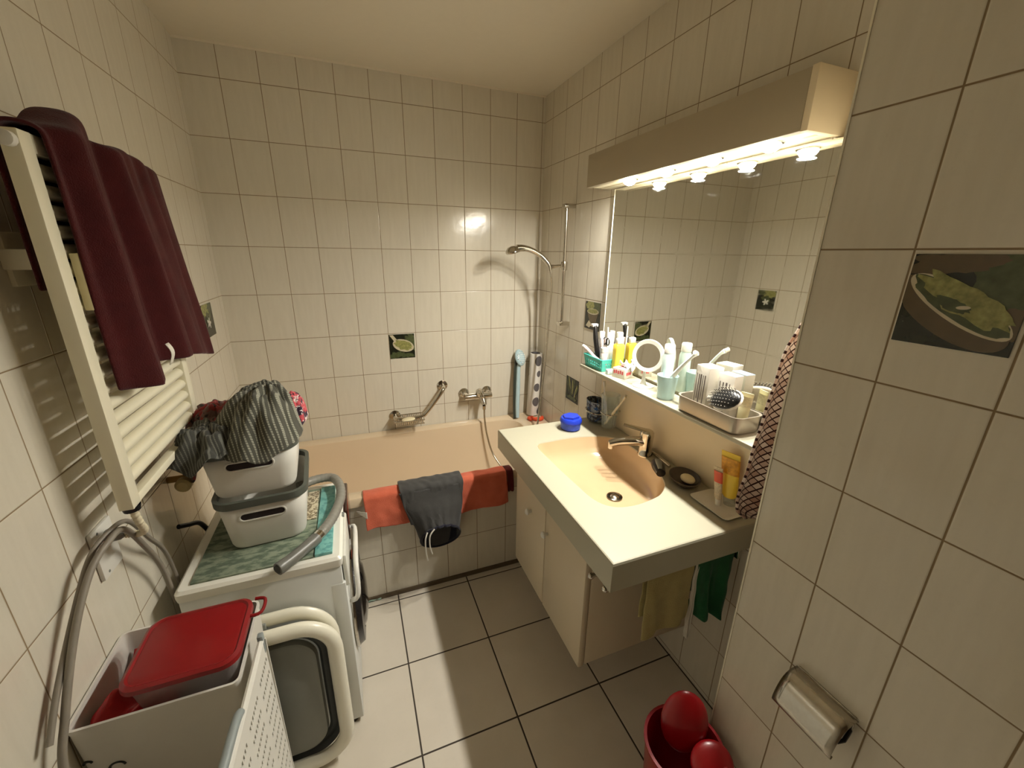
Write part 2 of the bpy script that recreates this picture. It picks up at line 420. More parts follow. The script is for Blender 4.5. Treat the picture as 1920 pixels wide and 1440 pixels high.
cab = thing('washbasin_cabinet', (1.4, -1.185, .24), 'wall hung beige vanity cabinet with two doors under the counter', 'cabinet')
cabm = M('cabinet_laminate', (206, 192, 166), .42, var=.01, nscale=6)
b = MB(); cp_ = [rrect(1.427, -1.1825, 2*w_, 2*l_, .004, z, 2) for w_, l_, z in ((.231, .2835, .242), (.2345, .2875, .246), (.2345, .2875, .7245), (.219, .272, .7245), (.219, .272, .260))]
b.loft(cp_, True, True); b.build('carcass', cabm, cab)
for ya, yb, ky in ((-1.470, -1.184, -1.205), (-1.180, -.893, -1.055)):
    d = MB().box(1.168, 1.191, ya, yb, .236, .718, .006).build('door', cabm, cab)
    rx = Matrix.Rotation(-PI/2, 3, 'Y')
    MB().lathe([(.006, 0), (.005, .010), (.012, .014), (.013, .020), (.008, .025), (.001, .026)], (1.168, ky, .585), 18, rx).build('knob', plast, d)

rail = thing('towel_rail', (1.2, -1.56, .7), 'chrome two arm towel rail under the counter beside the cabinet', 'towel rail')
for y, z in ((-1.520, .672), (-1.592, .690)):
    b = MB(); b.tube([(1.155, y, z), (1.64, y, z)], .006, 10); b.ell((1.153, y, z), .010, .010, .010); b.build('arm', chrome, rail)
MB().box(1.632, 1.650, -1.61, -1.50, .66, .72, .003).build('bracket', chrome, rail)

def hang(x0, x1, y, zt, zb, seed, wav=.006, back=.05, lo=0.0, tap=0.0):
    """small cloth folded over a bar that runs along x"""
    L = (zt-zb); LB = L*back if back < 1 else L
    def fn(u, v):
        s = v*(L+.02+LB)
        x = lerp(x0, x1, u)
        if s < LB: dy, z = .009, zt-LB+s
        elif s < LB+.02: a = (s-LB)/.02*PI; dy, z = .009*math.cos(a), zt+.009*math.sin(a)
        else:
            k = (s-LB-.02)/L; dy, z = -.009-.006*k, zt-(s-LB-.02)
            x = lerp(x, (x0+x1)/2, tap*k); z -= lo*k*(u+.5*fbm(u*3, seed))
        k2 = abs(zt-z)/L
        return Vector((x+.006*fbm(z*20, seed, u), y+dy+wav*k2*math.sin(u*11+seed)+wav*1.3*k2*fbm(u*6, z*9, seed), z))
    return MB().grid(fn, 28, 30)
SOL = [('SOLIDIFY', {'thickness': .003, 'offset': 0}), ('SUBSURF', {'levels': 1, 'render_levels': 1})]
o = hang(1.29, 1.465, -1.592, .690, .46, 3, .008, .7, lo=-.02).build('cleaning_cloth', cloth_mat('yellow_cloth', (178, 166, 114), (158, 144, 94), bscale=300), mods=SOL)
tag(o, 'pale yellow cloth hanging on the towel rail below the counter end', 'cloth', 'cloths on the towel rail')
o = hang(1.475, 1.625, -1.592, .690, .475, 8, .02, .6, lo=.03, tap=.15).build('cleaning_cloth', cloth_mat('green_cloth', (44, 104, 64), (30, 78, 48), bscale=300), mods=SOL)
tag(o, 'crumpled green cloth hanging on the towel rail next to the wall', 'cloth', 'cloths on the towel rail')
o = hang(1.468, 1.482, -1.5915, .6905, .40, 14, .006, .3, lo=.0, tap=.3).build('cleaning_cloth', cloth_mat('white_strip', (214, 210, 198), (190, 186, 172), bscale=300), mods=SOL)
tag(o, 'narrow white cloth strip hanging between the yellow and green cloths', 'cloth', 'cloths on the towel rail')

# tap
tap = thing('basin_tap', (1.60, -1.18, .815), 'chrome single lever tap on the washbasin', 'tap')
b = MB(); b.lathe([(.029, 0), (.029, .006), (.026, .010), (.025, .055), (.027, .085), (.026, .098), (.018, .106), (.001, .108)], (1.606, -1.165, .815), 28)
b.build('body', chrome, tap)
b = MB(); b.tube([(1.600, -1.163, .873), (1.56, -1.146, .874), (1.515, -1.122, .868), (1.478, -1.104, .856)], [.021, .019, .016, .014], 16, 6)
b.lathe([(.0125, .012), (.0125, -.014), (.010, -.014)], (1.485, -1.107, .852), 18); b.build('spout', chrome, tap)
b = MB(); d = Vector((-.75, .55, .16)).normalized(); u_ = d.cross(Z).normalized(); w_ = u_.cross(d)
b.loft([[Vector((1.606, -1.165, .918))+d*t_+u_*(wd*math.cos(a))+w_*(.006*math.sin(a)) for a in [2*PI*k/14 for k in range(14)]] for t_, wd in ((-.02, .012), (0, .019), (.03, .017), (.07, .012), (.092, .008))], True, True)
b.build('lever', chrome, tap)

# ------------------------------------------------------------------ things on the counter
def recentre(o, c):
    c = Vector(c); o.data.transform(Matrix.Translation(-c)); o.location = c; return o
box = thing('retainer_box', (1.446, -.835, .815), 'small round blue lidded box on the far end of the counter', 'box')
MB().lathe([(.036, 0), (.044, .006), (.046, .034), (.040, .036), (.040, .03)], (1.450, -.840, .815), 28).build('cup', M('blue_marbled', (48, 74, 180), .35, var=.25, nscale=160), box)
b = MB(); b.lathe([(.049, .036), (.050, .046), (.044, .056)], (1.450, -.840, .815), 28, cap1=True)
b.prism([Vector((1.450, -.840, .868))+Vector((.034*math.cos(a)*1.15, .034*math.sin(a), 0)) for a in [2*PI*k/6+.3 for k in range(6)]], Z, .012)
b.build('lid', bluep, box)

hold = thing('toothbrush_tumbler', (1.60, -.82, .82), 'dark patterned tumbler in a wall holder beside the tap', 'tumbler')
rx = Matrix.Identity(3)
b = MB(); c = Vector((1.606, -.800, .825))
b.loft([[c+Vector((.042*f*math.cos(a), .055*f*math.sin(a), z)) for a in [2*PI*k/24 for k in range(24)]] for f, z in ((.85, 0), (.9, .004), (1.04, .098), (.99, .098), (.84, .01))], True, True)
b.build('cup', cloth_mat('tumbler_print', (70, 70, 74), (142, 150, 152), 'blotch', 55, third=(48, 84, 128), bump=0), hold)
b = MB(); b.tube([c+Vector((.0455*math.cos(a), .0585*math.sin(a), .045)) for a in [2*PI*k/24 for k in range(25)]], .004, 8, caps=False)
b.tube([c+Vector((.043, 0, .045)), (1.659, -.80, .87)], .006, 8); b.build('holder_ring', chrome, hold)
gt = thing('glass_tumbler', (1.60, -.90, .82), 'clear ribbed tumbler with toothbrushes hanging beside the tap', 'tumbler')
c = Vector((1.602, -.912, .832))
MB().loft([[c+Vector((r_*(1+.05*math.cos(12*a))*math.cos(a), r_*(1+.05*math.cos(12*a))*math.sin(a), z)) for a in [2*PI*k/48 for k in range(48)]] for r_, z in ((.026, 0), (.029, .004), (.040, .155), (.037, .155), (.025, .008))], True, True).build('glass', glass, gt)
b = MB(); b.tube([c+Vector((.038*math.cos(a), .038*math.sin(a), .07)) for a in [2*PI*k/24 for k in range(25)]], .003, 8, caps=False); b.tube([c+Vector((.036, 0, .07)), (1.659, -.912, .90)], .005, 8)
b.build('holder_ring', chrome, gt)
def toothbrush(p, q, col, label, tw=0):
    r = thing('toothbrush', p, label, 'toothbrush', 'toothbrushes in the clear tumbler'); p, q = Vector(p), Vector(q)
    d = (q-p).normalized(); a = d.orthogonal().normalized()
    MB().tube([p, p.lerp(q, .3), p.lerp(q, .6), p.lerp(q, .85), q], [.005, .006, .0045, .003, .0045], 10, 3).build('handle', col, r)
    MB().obox(q-d*.012+a*.008, d, a, d.cross(a), .012, .006, .005, .001).build('bristles', paper, r); return r
toothbrush((1.604, -.898, .845), (1.587, -.872, 1.035), plast, 'white toothbrush standing upright in the clear tumbler, the straight one')
toothbrush((1.592, -.900, .845), (1.600, -1.018, 1.010), M('clear_brush', (216, 206, 176), .25), 'pale toothbrush leaning sideways out of the clear tumbler')
rz = thing('razor', (1.63, -1.24, .816), 'silver handled razor lying behind the tap', 'razor')
b = MB(); b.tube([(1.638, -1.155, .824), (1.635, -1.20, .825), (1.630, -1.255, .823), (1.626, -1.285, .822)], [.005, .0065, .007, .005], 10, 4); b.build('handle', steel, rz)
MB().box(1.622, 1.650, -1.155, -1.137, .816, .829, .002).build('head', greyp, rz)
cp = thing('nail_clipper', (1.56, -1.315, .816), 'small black and grey shaver on the counter between tap and soap dish', 'shaver')
b = MB(); b.tube([(1.578, -1.265, .832), (1.562, -1.295, .838), (1.545, -1.330, .832)], [.020, .023, .016], 16, 4); b.build('body', black, cp)
MB().tube([(1.572, -1.270, .850), (1.556, -1.30, .858), (1.543, -1.325, .847)], [.007, .011, .007], 12, 4).build('grip', greyp, cp)
cp.name = 'shaver'

sd = thing('soap_dish', (1.615, -1.385, .815), 'oval dark brown soap dish on the counter', 'dish')
c = Vector((1.601, -1.384, .8155)); mrot = rotz(math.radians(62))
MB().lathe([(.30, 0), (.62, .0), (.86, .012), (1.0, .024), (.95, .024), (.82, .014), (.5, .007), (.05, .006)], c, 36, mrot @ Matrix.Diagonal((.068, .051, 1))).build('bowl', M('dark_dish', (72, 62, 54), .3, var=.1), sd)
o = MB().ell((0, 0, .0), .030, .023, .012, rotz(1.2)).build('soap_bar', soapm); o.location = (1.603, -1.396, .836)
tag(o, 'worn cream bar of soap lying in the brown dish', 'soap')
st = MB().loft([rrect(1.600, -1.535, .085, .13, .012, .8155), rrect(1.600, -1.535, .10, .145, .014, .821), rrect(1.600, -1.535, .106, .150, .014, .826), rrect(1.600, -1.535, .098, .142, .012, .826), rrect(1.600, -1.535, .082, .126, .01, .8215)], True, True)
st = recentre(st.build('square_saucer', plast), (1.600, -1.535, .8155)); tag(st, 'square white saucer under the tubes at the counter end', 'saucer')
def cream_tube(c, w, h, lean, mats, label, cap, name='cream_tube'):
    """toothpaste style tube standing on its cap, with a flat crimped end on top"""
    r = thing(name, c, label, 'tube'); c = Vector(c); n = 20
    ax = Vector((.25, -.97, 0)).normalized(); ay = Vector((ax.y, -ax.x, 0))
    def rg(k, wd, th): return [c+lean*k+Z*(k*h)+ax*(wd*math.cos(a))+ay*(th*math.sin(a)) for a in [2*PI*i/n for i in range(n)]]
    MB().loft([rg(.16, w*.62, w*.58), rg(.2, w*.8, w*.6), rg(.5, w*.92, w*.42), rg(.8, w, w*.2), rg(.95, w*1.02, .002), rg(1, w*1.02, .0015)], True, True).build('body', mats[0], r)
    MB().loft([rg(.0, w*.6, w*.56), rg(.16, w*.62, w*.58)], True, True).build('cap', cap, r)
    MB().loft([rg(.60, w*.97, w*.36), rg(.80, w*1.01, w*.215), rg(.9, w*1.015, .006)], False, False).build('printed_band', mats[1], r); return r
cream_tube((1.632, -1.545, .822), .029, .165, Vector((.004, .03, 0)), [yellow, M('orange_print', (226, 150, 34), .4, var=.3, nscale=90)], 'tall yellow cream tube standing on the saucer', glass)
cream_tube((1.596, -1.535, .822), .014, .115, Vector((.010, .03, 0)), [M('tube_white_print', (206, 190, 160), .4, var=.25, nscale=220), M('tube_red_print', (214, 84, 52), .4)], 'small white tube with red end in front of the yellow tube', plast)

# ------------------------------------------------------------------ things on the shelf
SZ = 1.090
bk = thing('toiletry_basket', (1.592, -.83, SZ), 'small turquoise perforated basket full of toiletries at the shelf end', 'basket')
def holed(b, P00, P10, P01, P11, nu, nv, hole, fr=.24, th=.0016, skip=0):
    """perforated panel: every cell with a rectangular hole, with thickness"""
    P00, P10, P01, P11 = map(Vector, (P00, P10, P01, P11))
    f = lambda u, v: P00*(1-u)*(1-v)+P10*u*(1-v)+P01*(1-u)*v+P11*u*v
    nrm = (P10-P00).cross(P01-P00).normalized()*th
    def quad(u0, u1, v0, v1):
        a = [f(u0, v0), f(u1, v0), f(u1, v1), f(u0, v1)]; b.prism(a, nrm, 1)
    du, dv = 1/nu, 1/nv
    for j in range(nv):
        for i in range(nu):
            u, v = i*du, j*dv
            if not hole(i, j): quad(u, u+du, v, v+dv); continue
            quad(u, u+du, v, v+dv*fr); quad(u, u+du, v+dv*(1-fr), v+dv); quad(u, u+du*fr, v+dv*fr, v+dv*(1-fr)); quad(u+du*(1-fr), u+du, v+dv*fr, v+dv*(1-fr))
b = MB()
bx0, bx1, by0, by1, bh = 1.545, 1.636, -.905, -.758, .052
inn = .008
A = [(bx0+inn, by0+inn), (bx1-inn, by0+inn), (bx1-inn, by1-inn), (bx0+inn, by1-inn)]; B_ = [(bx0, by0), (bx1, by0), (bx1, by1), (bx0, by1)]
for k in range(4):
    a0, a1, c0, c1 = A[k], A[(k+1) % 4], B_[k], B_[(k+1) % 4]
    holed(b, (*a0, SZ+.001), (*a1, SZ+.001), (*c0, SZ+bh), (*c1, SZ+bh), 6 if k % 2 == 0 else 9, 4, lambda i, j: 1 <= j <= 2 and i > 0, .2)
b.box(bx0+inn, bx1-inn, by0+inn, by1-inn, SZ, SZ+.002)
b.tube([(*p, SZ+bh) for p in (*B_, B_[0])], .0026, 8, caps=False)
b.build('basket', tealp, bk)
def bottle(name, c, r, h, body, cap, label, caph=.25, neck=.7, cat='bottle', lean=(0, 0), sy=1.0, group=None):
    t_ = thing(name, c, label, cat, group); m = Matrix.Rotation(lean[0], 3, 'X') @ Matrix.Rotation(lean[1], 3, 'Y')
    hb = h*(1-caph)
    MB().lathe([(r*.92, 0), (r, .003), (r, hb*.9), (r*neck, hb), (r*neck, hb+.001)], c, 22, m @ Matrix.Diagonal((1, sy, 1))).build('body', body, t_)
    MB().lathe([(r*neck*1.08, hb), (r*neck*1.08, h*.98), (r*neck*.95, h)], c, 22, m @ Matrix.Diagonal((1, sy, 1))).build('cap', cap, t_)
    return t_
lilac = M('grey_lilac_print', (176, 172, 182), .4, var=.25, nscale=110)
pinkw = M('pink_white_print', (226, 206, 202), .4, var=.18, nscale=120)
silver = M('silver_cap', (204, 204, 204), .25, metal=.8)
bz = SZ+.003
bottle('spray_can', (1.618, -.782, bz), .016, .150, silver, plast, 'silver can with white cap at the far end of the turquoise basket', .2)
bottle('deodorant', (1.595, -.835, bz), .017, .128, lilac, pinkw, 'grey and lilac bottle in the middle of the turquoise basket', .3, .85)
bottle('lotion_bottle', (1.575, -.872, bz), .016, .098, pinkw, plast, 'short pinkish bottle at the near corner of the turquoise basket', .2, .9)
bottle('cream_bottle', (1.622, -.845, bz), .015, .155, plast, paper, 'tall white bottle at the back of the turquoise basket', .25, .95)
tb = thing('ointment_tube', (1.565, -.78, SZ+.05), 'white tube leaning over the left rim of the turquoise basket', 'tube')
MB().tube([(1.568, -.845, SZ+.030), (1.560, -.80, SZ+.060), (1.553, -.755, SZ+.078)], [.012, .011, .010], 14, 3).build('body', pinkw, tb)
MB().tube([(1.553, -.755, SZ+.078), (1.549, -.738, SZ+.084)], [.008, .007], 14).build('cap', plast, tb)
rz = thing('safety_razor', (1.572, -.80, SZ+.01), 'black razor standing upright in the turquoise basket', 'razor')
MB().tube([(1.578, -.835, SZ+.010), (1.570, -.825, SZ+.07), (1.566, -.812, SZ+.13), (1.567, -.800, SZ+.175), (1.570, -.798, SZ+.186)], [.007, .0105, .011, .009, .006], 12, 4).build('handle', black, rz)
MB().box(1.553, 1.581, -.803, -.785, SZ+.180, SZ+.192, .002).build('head', plast, rz)
sc = thing('scissors', (1.59, -.87, SZ+.02), 'small dark handled scissors standing in the turquoise basket', 'scissors')
b = MB(); b.tube([(1.585, -.872, SZ+.02), (1.588, -.862, SZ+.11)], .003, 8); b.build('blade', steel, sc)
for dy in (-.012, .010):
    MB().tube([Vector((1.588, -.862+dy, SZ+.125))+Vector((0, .010*math.cos(a), .015*math.sin(a))) for a in [2*PI*k/16 for k in range(17)]], .0028, 8, caps=False).build('finger_ring', black, sc)
nf = MB().tube([(1.602, -.868, SZ+.02), (1.597, -.862, SZ+.11), (1.594, -.858, SZ+.185)], [.003, .004, .003], 8, 3).build('nail_file', plast)
tag(recentre(nf, (1.602, -.868, SZ+.02)), 'thin white stick standing upright beside the scissors in the basket', 'nail file')
yb = thing('yellow_pack', (1.605, -.93, SZ), 'bright yellow pack standing at the near end of the turquoise basket', 'pack')
b = MB(); b.loft([rrect(1.613, -.922, .042, .030, .005, SZ+z, 3) if k != 3 else rrect(1.613, -.922, .036, .024, .005, SZ+z, 3) for k, z in enumerate((.0005, .10, .118, .124))], True, True)
b.build('body', yellow, yb)
MB().box(1.598, 1.628, -.932, -.912, SZ+.124, SZ+.150, .006).build('cap', plast, yb)
it = MB().box(1.552, 1.585, -.945, -.925, SZ, SZ+.022, .004).build('sachet', M('blue_white_print', (190, 208, 232), .4, var=.3, nscale=120))
tag(recentre(it, (1.568, -.935, SZ)), 'tiny blue and white packet in front of the turquoise basket', 'packet')
pb = thing('medicine_box', (1.59, -1.0, SZ), 'small pink and white carton lying between basket and round mirror', 'box')
a_ = math.radians(18); ax = Vector((math.cos(a_), math.sin(a_), 0)); ay = Vector((-math.sin(a_), math.cos(a_), 0)); c = Vector((1.594, -.988, SZ+.020))
MB().obox(c, ax, ay, Z, .028, .030, .020, .001).build('carton', paper, pb)
rprint = M('red_print', (212, 96, 100), .6, var=.2, nscale=160)
b = MB()
for k in range(5): b.obox(c-ax*.0285+ay*(.020-.010*k)+Z*(.004+.002*(k % 2)), ax, ay, Z, .0004, .0034, .007)
b.obox(c+Z*.0203+ay*.008, ax, ay, Z, .018, .006, .0004); b.obox(c-ay*.0303, ax, ay, Z, .016, .0004, .006)
b.build('red_lettering', rprint, pb)
tis = MB().grid(lambda u, v: Vector((1.596+.04*u, -.955-.07*v, SZ+.045+.022*fbm(u*4, v*4, 3)+.012*math.sin(u*9))), 14, 14).build('blister_pack', M('silver_print', (214, 216, 216), .4, var=.25, nscale=150), mods=[('SOLIDIFY', {'thickness': .002})])
tag(recentre(tis, (1.61, -.99, SZ+.04)), 'crumpled silver and white pill strip on top of the pink carton', 'blister pack')

rm = thing('cosmetic_mirror', (1.597, -1.09, SZ), 'small round mirror on a clear stand in the middle of the shelf', 'mirror')
mc = Vector((1.592, -1.135, SZ+.124)); nn = Vector((-.86, -.5, .12)).normalized(); ua = nn.cross(Z).normalized(); va = ua.cross(nn)
mm = Matrix((ua, va, nn)).transposed()
MB().lathe([(.046, -.004), (.046, .004), (.060, .006), (.062, 0), (.060, -.006), (.046, -.004)], mc, 40, mm, False, False).build('rim', M('clear_rim', (232, 230, 220), .15), rm)
t = NT('small_mirror_glass'); co = t.coord(); t.p(col=t.mix(t.noise(co, 5), (.62, .58, .50, 1), (.66, .62, .54, 1)), metal=1, rough=.04)
MB().lathe([(.0465, -.002), (.0465, .003)], mc, 40, mm).build('glass', t.m, rm)
MB().lathe([(.0465, -.0025), (.0465, -.004)], mc, 40, mm).build('back', M('pale_aqua', (176, 214, 204), .3), rm)
b = MB(); b.lathe([(.040, 0), (.040, .003), (.012, .008), (.008, .02), (.006, .04), (.006, .062)], (1.597, -1.118, SZ), 30); b.build('foot', M('clear_stand', (226, 224, 214), .12), rm)
bottle('lotion_bottle', (1.607, -1.225, SZ), .021, .185, M('aqua_clear', (214, 232, 228), .15, var=.08), plast, 'tall clear bottle with white cap behind the toothbrush cup', .16, .8)
cup = thing('toothbrush_cup', (1.58, -1.255, SZ), 'pale blue translucent cup in front of the tall bottle', 'cup')
MB().lathe([(.027, 0), (.028, .002), (.036, .085), (.034, .085), (.026, .006), (.001, .005)], (1.580, -1.262, SZ), 30).build('cup', M('pale_aqua_cup', (206, 232, 232), .2, var=.03, trans=.25), cup)
eb = thing('electric_toothbrush', (1.575, -1.285, SZ+.02), 'white electric toothbrush leaning out of the pale blue cup', 'toothbrush')
MB().tube([(1.574, -1.240, SZ+.02), (1.577, -1.285, SZ+.085), (1.582, -1.325, SZ+.140), (1.586, -1.352, SZ+.172), (1.585, -1.368, SZ+.186)], [.010, .009, .006, .005, .008], 14, 5).build('handle', M('pale_white', (226, 234, 232), .3), eb)
MB().tube([(1.585, -1.368, SZ+.186), (1.573, -1.372, SZ+.192)], .007, 12).build('brush_head', paper, eb)

# metal tray with medicine boxes and a hairbrush
tr = MB()
tc = (1.588, -1.475); tw, tl = .102, .235
tr.loft([rrect(*tc, tw-.012, tl-.012, .02, SZ+.0005), rrect(*tc, tw, tl, .025, SZ+.008), rrect(*tc, tw+.002, tl+.002, .025, SZ+.052), rrect(*tc, tw+.008, tl+.008, .027, SZ+.054), rrect(*tc, tw-.004, tl-.004, .024, SZ+.053), rrect(*tc, tw-.008, tl-.008, .02, SZ+.008), rrect(*tc, tw-.02, tl-.02, .015, SZ+.003)], True, True)
tr = recentre(tr.build('storage_tray', M('grey_metal', (168, 160, 146), .32, metal=.55, var=.03)), (*tc, SZ)); tag(tr, 'grey metal tray holding boxes and a hairbrush at the near end of shelf', 'tray')
def carton(c, ax, hx, hy, hz, label, top, side, stripes):
    r = thing('medicine_box', c, label, 'box', 'cartons in the metal tray'); c = Vector(c); ax = Vector(ax).normalized(); ay = Vector((-ax.y, ax.x, 0)); cc = c+Z*hz
    MB().obox(cc, ax, ay, Z, hx, hy, hz, .001).build('carton', side, r)
    MB().obox(cc+Z*(hz+.0004), ax, ay, Z, hx*.98, hy*.98, .0004).build('lid_panel', top, r)
    b = MB()
    for k in range(stripes): b.obox(cc-ax*(hx+.0004)+ay*(hy*(.7-1.2*k/max(1, stripes-1)))+Z*(.1*hz*(k % 2)), ax, ay, Z, .0004, .0012+.0008*(k % 3), hz*(.66-.12*(k % 2)))
    b.build('printed_lines', M('grey_print', (120, 112, 108), .6, var=.2, nscale=200), r); return r
bluetop = M('blue_top', (150, 178, 222), .5, var=.1)
carton((1.605, -1.412, SZ+.004), (1, -.12, 0), .026, .030, .075, 'white carton with grey printed lines at the far end of the metal tray', paper, paper, 5)
carton((1.621, -1.478, SZ+.004), (1, .05, 0), .018, .028, .070, 'white carton with blue top behind the hairbrush in the tray', bluetop, paper, 4)
tubec = M('pale_yellow_tube', (226, 220, 176), .35, var=.05)
cream_tube((1.612, -1.545, SZ+.004), .018, .105, Vector((.0, -.004, 0)), [tubec, M('pale_tube_print', (214, 206, 168), .4, var=.2, nscale=150)], 'pale yellow tube standing behind the hairbrush in the tray', paper)
hb = thing('hairbrush', (1.575, -1.50, SZ+.05), 'black bristle hairbrush lying across the metal tray', 'hairbrush')
hc = Vector((1.573, -1.512, SZ+.082)); d1 = Vector((-.15, -.93, .25)).normalized(); nn = Vector((-.80, .1, .58)); nn = (nn-d1*nn.dot(d1)).normalized(); d2 = nn.cross(d1)
mm = Matrix((d1, d2, nn)).transposed()
MB().ell(hc, .058, .034, .014, mm).build('cushion', black, hb)
MB().ell(hc-nn*.006, .061, .037, .012, mm).build('back', M('hairbrush_back', (226, 220, 206), .3), hb)
MB().tube([hc-d1*.057-nn*.006, hc-d1*.075-nn*.004, hc-d1*.10], [.011, .009, .010], 12, 3).build('handle', M('hairbrush_back', (226, 220, 206)), hb)
b = MB(); b2 = MB()
for i in range(-5, 6):
    for j in range(-3, 4):
        x, y = i/5.6, j/3.7
        if x*x+y*y < .95:
            p = hc+d1*(x*.056)+d2*(y*.032)+nn*(.013*math.sqrt(max(0, 1-x*x-y*y)))
            q = p+(nn+d1*x*.35+d2*y*.45).normalized()*.013
            b.tube([p, q], .0008, 4); b2.ell(q, .0016, .0016, .0016, None, 6, 4)
o = b.build('bristles', black, hb); o['kind'] = 'stuff'
o = b2.build('bristle_tips', M('grey_tips', (150, 148, 140), .3), hb); o['kind'] = 'stuff'

# patterned towel hanging in the recess
tw_ = MB()
def fn(u, v):
    z = lerp(1.50, .905, v)
    xl = pl([(0, 1.600), (.06, 1.548), (.2, 1.512), (.5, 1.484), (.85, 1.452), (.95, 1.462), (1, 1.50)], v); xr = 1.658
    x = lerp(xl, xr, u); k = min(1, v*3)
    return Vector((x, -1.712+.016*k*math.sin(u*9+.8)+.006*fbm(u*5, v*6), z-.015*u*(v > .8)))
tw_.grid(fn, 26, 44)
o = tw_.build('hand_towel', cloth_mat('lattice_towel', (158, 122, 104), (204, 186, 174), 'lattice', 9, 30, 400, .4, (46, 20, 18)), mods=[('SOLIDIFY', {'thickness': .006, 'offset': 0})])
hk = thing('towel_with_hook', (1.60, -1.75, 1.47), 'brown lattice patterned towel hanging in the recess by the mirror', 'towel')
o.name = 'towel_cloth'; hk.name = 'hand_towel'; kid(o, hk)
MB().tube([(1.61, -1.776, 1.50), (1.61, -1.725, 1.495), (1.61, -1.712, 1.512)], .005, 8, 4).build('hook', plast, hk)

# ------------------------------------------------------------------ shower and bath fittings
rl = thing('shower_rail', (1.62, -.38, 1.2), 'vertical chrome shower rail on the right wall over the tub', 'rail')
MB().tube([(1.620, -.382, 1.222), (1.620, -.380, 1.800)], .0095, 14).build('pole', chrome, rl)
for z, s_ in ((1.802, 1), (1.217, 1)):
    MB().box(1.600, W, -.402, -.362, z-.010, z+.010, .004).build('wall_bracket', chrome, rl)
b = MB(); b.lathe([(.016, -.022), (.018, -.015), (.018, .015), (.016, .022)], (1.620, -.381, 1.515), 18); b.tube([(1.615, -.375, 1.515), (1.592, -.340, 1.512), (1.578, -.318, 1.508)], [.010, .008, .012], 12, 3)
b.build('slider', chrome, rl)
hs = thing('hand_shower', (1.57, -.31, 1.5), 'chrome hand shower head clipped to the shower rail', 'shower head')
b = MB(); b.tube([(1.572, -.318, 1.492), (1.565, -.314, 1.520), (1.530, -.300, 1.560), (1.480, -.290, 1.588), (1.432, -.284, 1.600), (1.395, -.280, 1.598)], [.011, .012, .013, .014, .016, .020], 16, 6); b.build('handle', chrome, hs)
m2 = Matrix.Rotation(math.radians(-14), 3, 'Y')
MB().lathe([(.001, .022), (.022, .018), (.036, .004), (.038, -.008), (.034, -.014), (.001, -.014)], (1.372, -.278, 1.588), 28, m2).build('spray_head', chrome, hs)
mx = thing('bath_mixer', (1.24, -.03, .74), 'chrome lever mixer tap on the far wall above the tub', 'tap')
ry = Matrix.Rotation(PI/2, 3, 'X')
for x in (1.168, 1.315):
    MB().lathe([(.032, 0), (.033, .006), (.026, .016), (.016, .024), (.015, .055)], (x, -.0005, .745), 24, ry).build('wall_flange', chrome, mx)
b = MB(); b.tube([(1.158, -.062, .738), (1.20, -.062, .738), (1.25, -.062, .738), (1.328, -.062, .738)], [.018, .020, .021, .017], 18, 3); b.build('body', chrome, mx)
b = MB(); b.lathe([(.020, 0), (.023, .01), (.024, .03), (.016, .04)], (1.246, -.070, .748), 20, Matrix.Rotation(math.radians(30), 3, 'X')); b.tube([(1.246, -.085, .785), (1.246, -.112, .772), (1.248, -.142, .752)], [.010, .009, .008], 12, 4); b.build('lever', chrome, mx)
b = MB(); b.tube([(1.262, -.070, .735), (1.268, -.090, .710), (1.270, -.105, .690)], [.020, .018, .014], 14, 4); b.lathe([(.011, 0), (.011, -.022), (.009, -.022)], (1.270, -.096, .682), 14); b.build('spout', chrome, mx)
ho = MB().tube([(1.270, -.098, .662), (1.270, -.104, .60), (1.278, -.125, .50), (1.305, -.17, .38), (1.36, -.27, .30), (1.43, -.36, .30), (1.475, -.37, .38), (1.505, -.34, .52), (1.540, -.30, .62), (1.575, -.262, .78), (1.594, -.262, 1.02), (1.598, -.278, 1.25), (1.592, -.304, 1.40), (1.580, -.318, 1.462), (1.573, -.318, 1.492)], .0058, 10, 10).build('shower_hose', M('metal_hose', (188, 180, 164), .25, metal=.9, var=.12, nscale=400))
tag(recentre(ho, (1.270, -.098, .30)), 'metal shower hose looping from the bath mixer up to the shower head', 'hose')
gb = thing('grab_bar', (.9, -.06, .65), 'angled chrome grab bar on the far wall over the tub', 'grab bar')
MB().tube([(.748, -.004, .652), (.748, -.050, .652), (.765, -.066, .650), (.83, -.068, .647), (.895, -.068, .652), (.925, -.068, .675), (.975, -.068, .735), (1.020, -.064, .793), (1.034, -.045, .808), (1.036, -.004, .810)], .0125, 16, 6).build('bar', chrome, gb)
for x, z in ((.748, .652), (1.036, .810)): MB().lathe([(.031, .0005), (.031, .006), (.020, .010)], (x, 0, z), 24, ry).build('wall_flange', chrome, gb)
wb = thing('soap_basket', (.82, -.09, .63), 'small chrome wire soap basket clipped on the grab bar', 'basket')
b = MB()
for k in range(15):
    x = .745+.0105*k; b.tube([(x, -.030, .660), (x, -.034, .640), (x, -.13, .634), (x, -.136, .656)], .0021, 6)
for y, z in ((-.030, .661), (-.136, .657), (-.034, .640), (-.13, .634), (-.085, .637)): b.tube([(.738, y, z), (.900, y, z)], .0032, 6)
for x in (.738, .900): b.tube([(x, -.030, .661), (x, -.136, .657)], .0024, 6)
b.build('wires', chrome, wb)
so = recentre(MB().ell((.815, -.088, .651), .040, .026, .010, rotz(.2)).build('soap_bar', soapm), (.815, -.088, .651)); tag(so, 'thin bar of soap in the wire basket over the tub', 'soap')

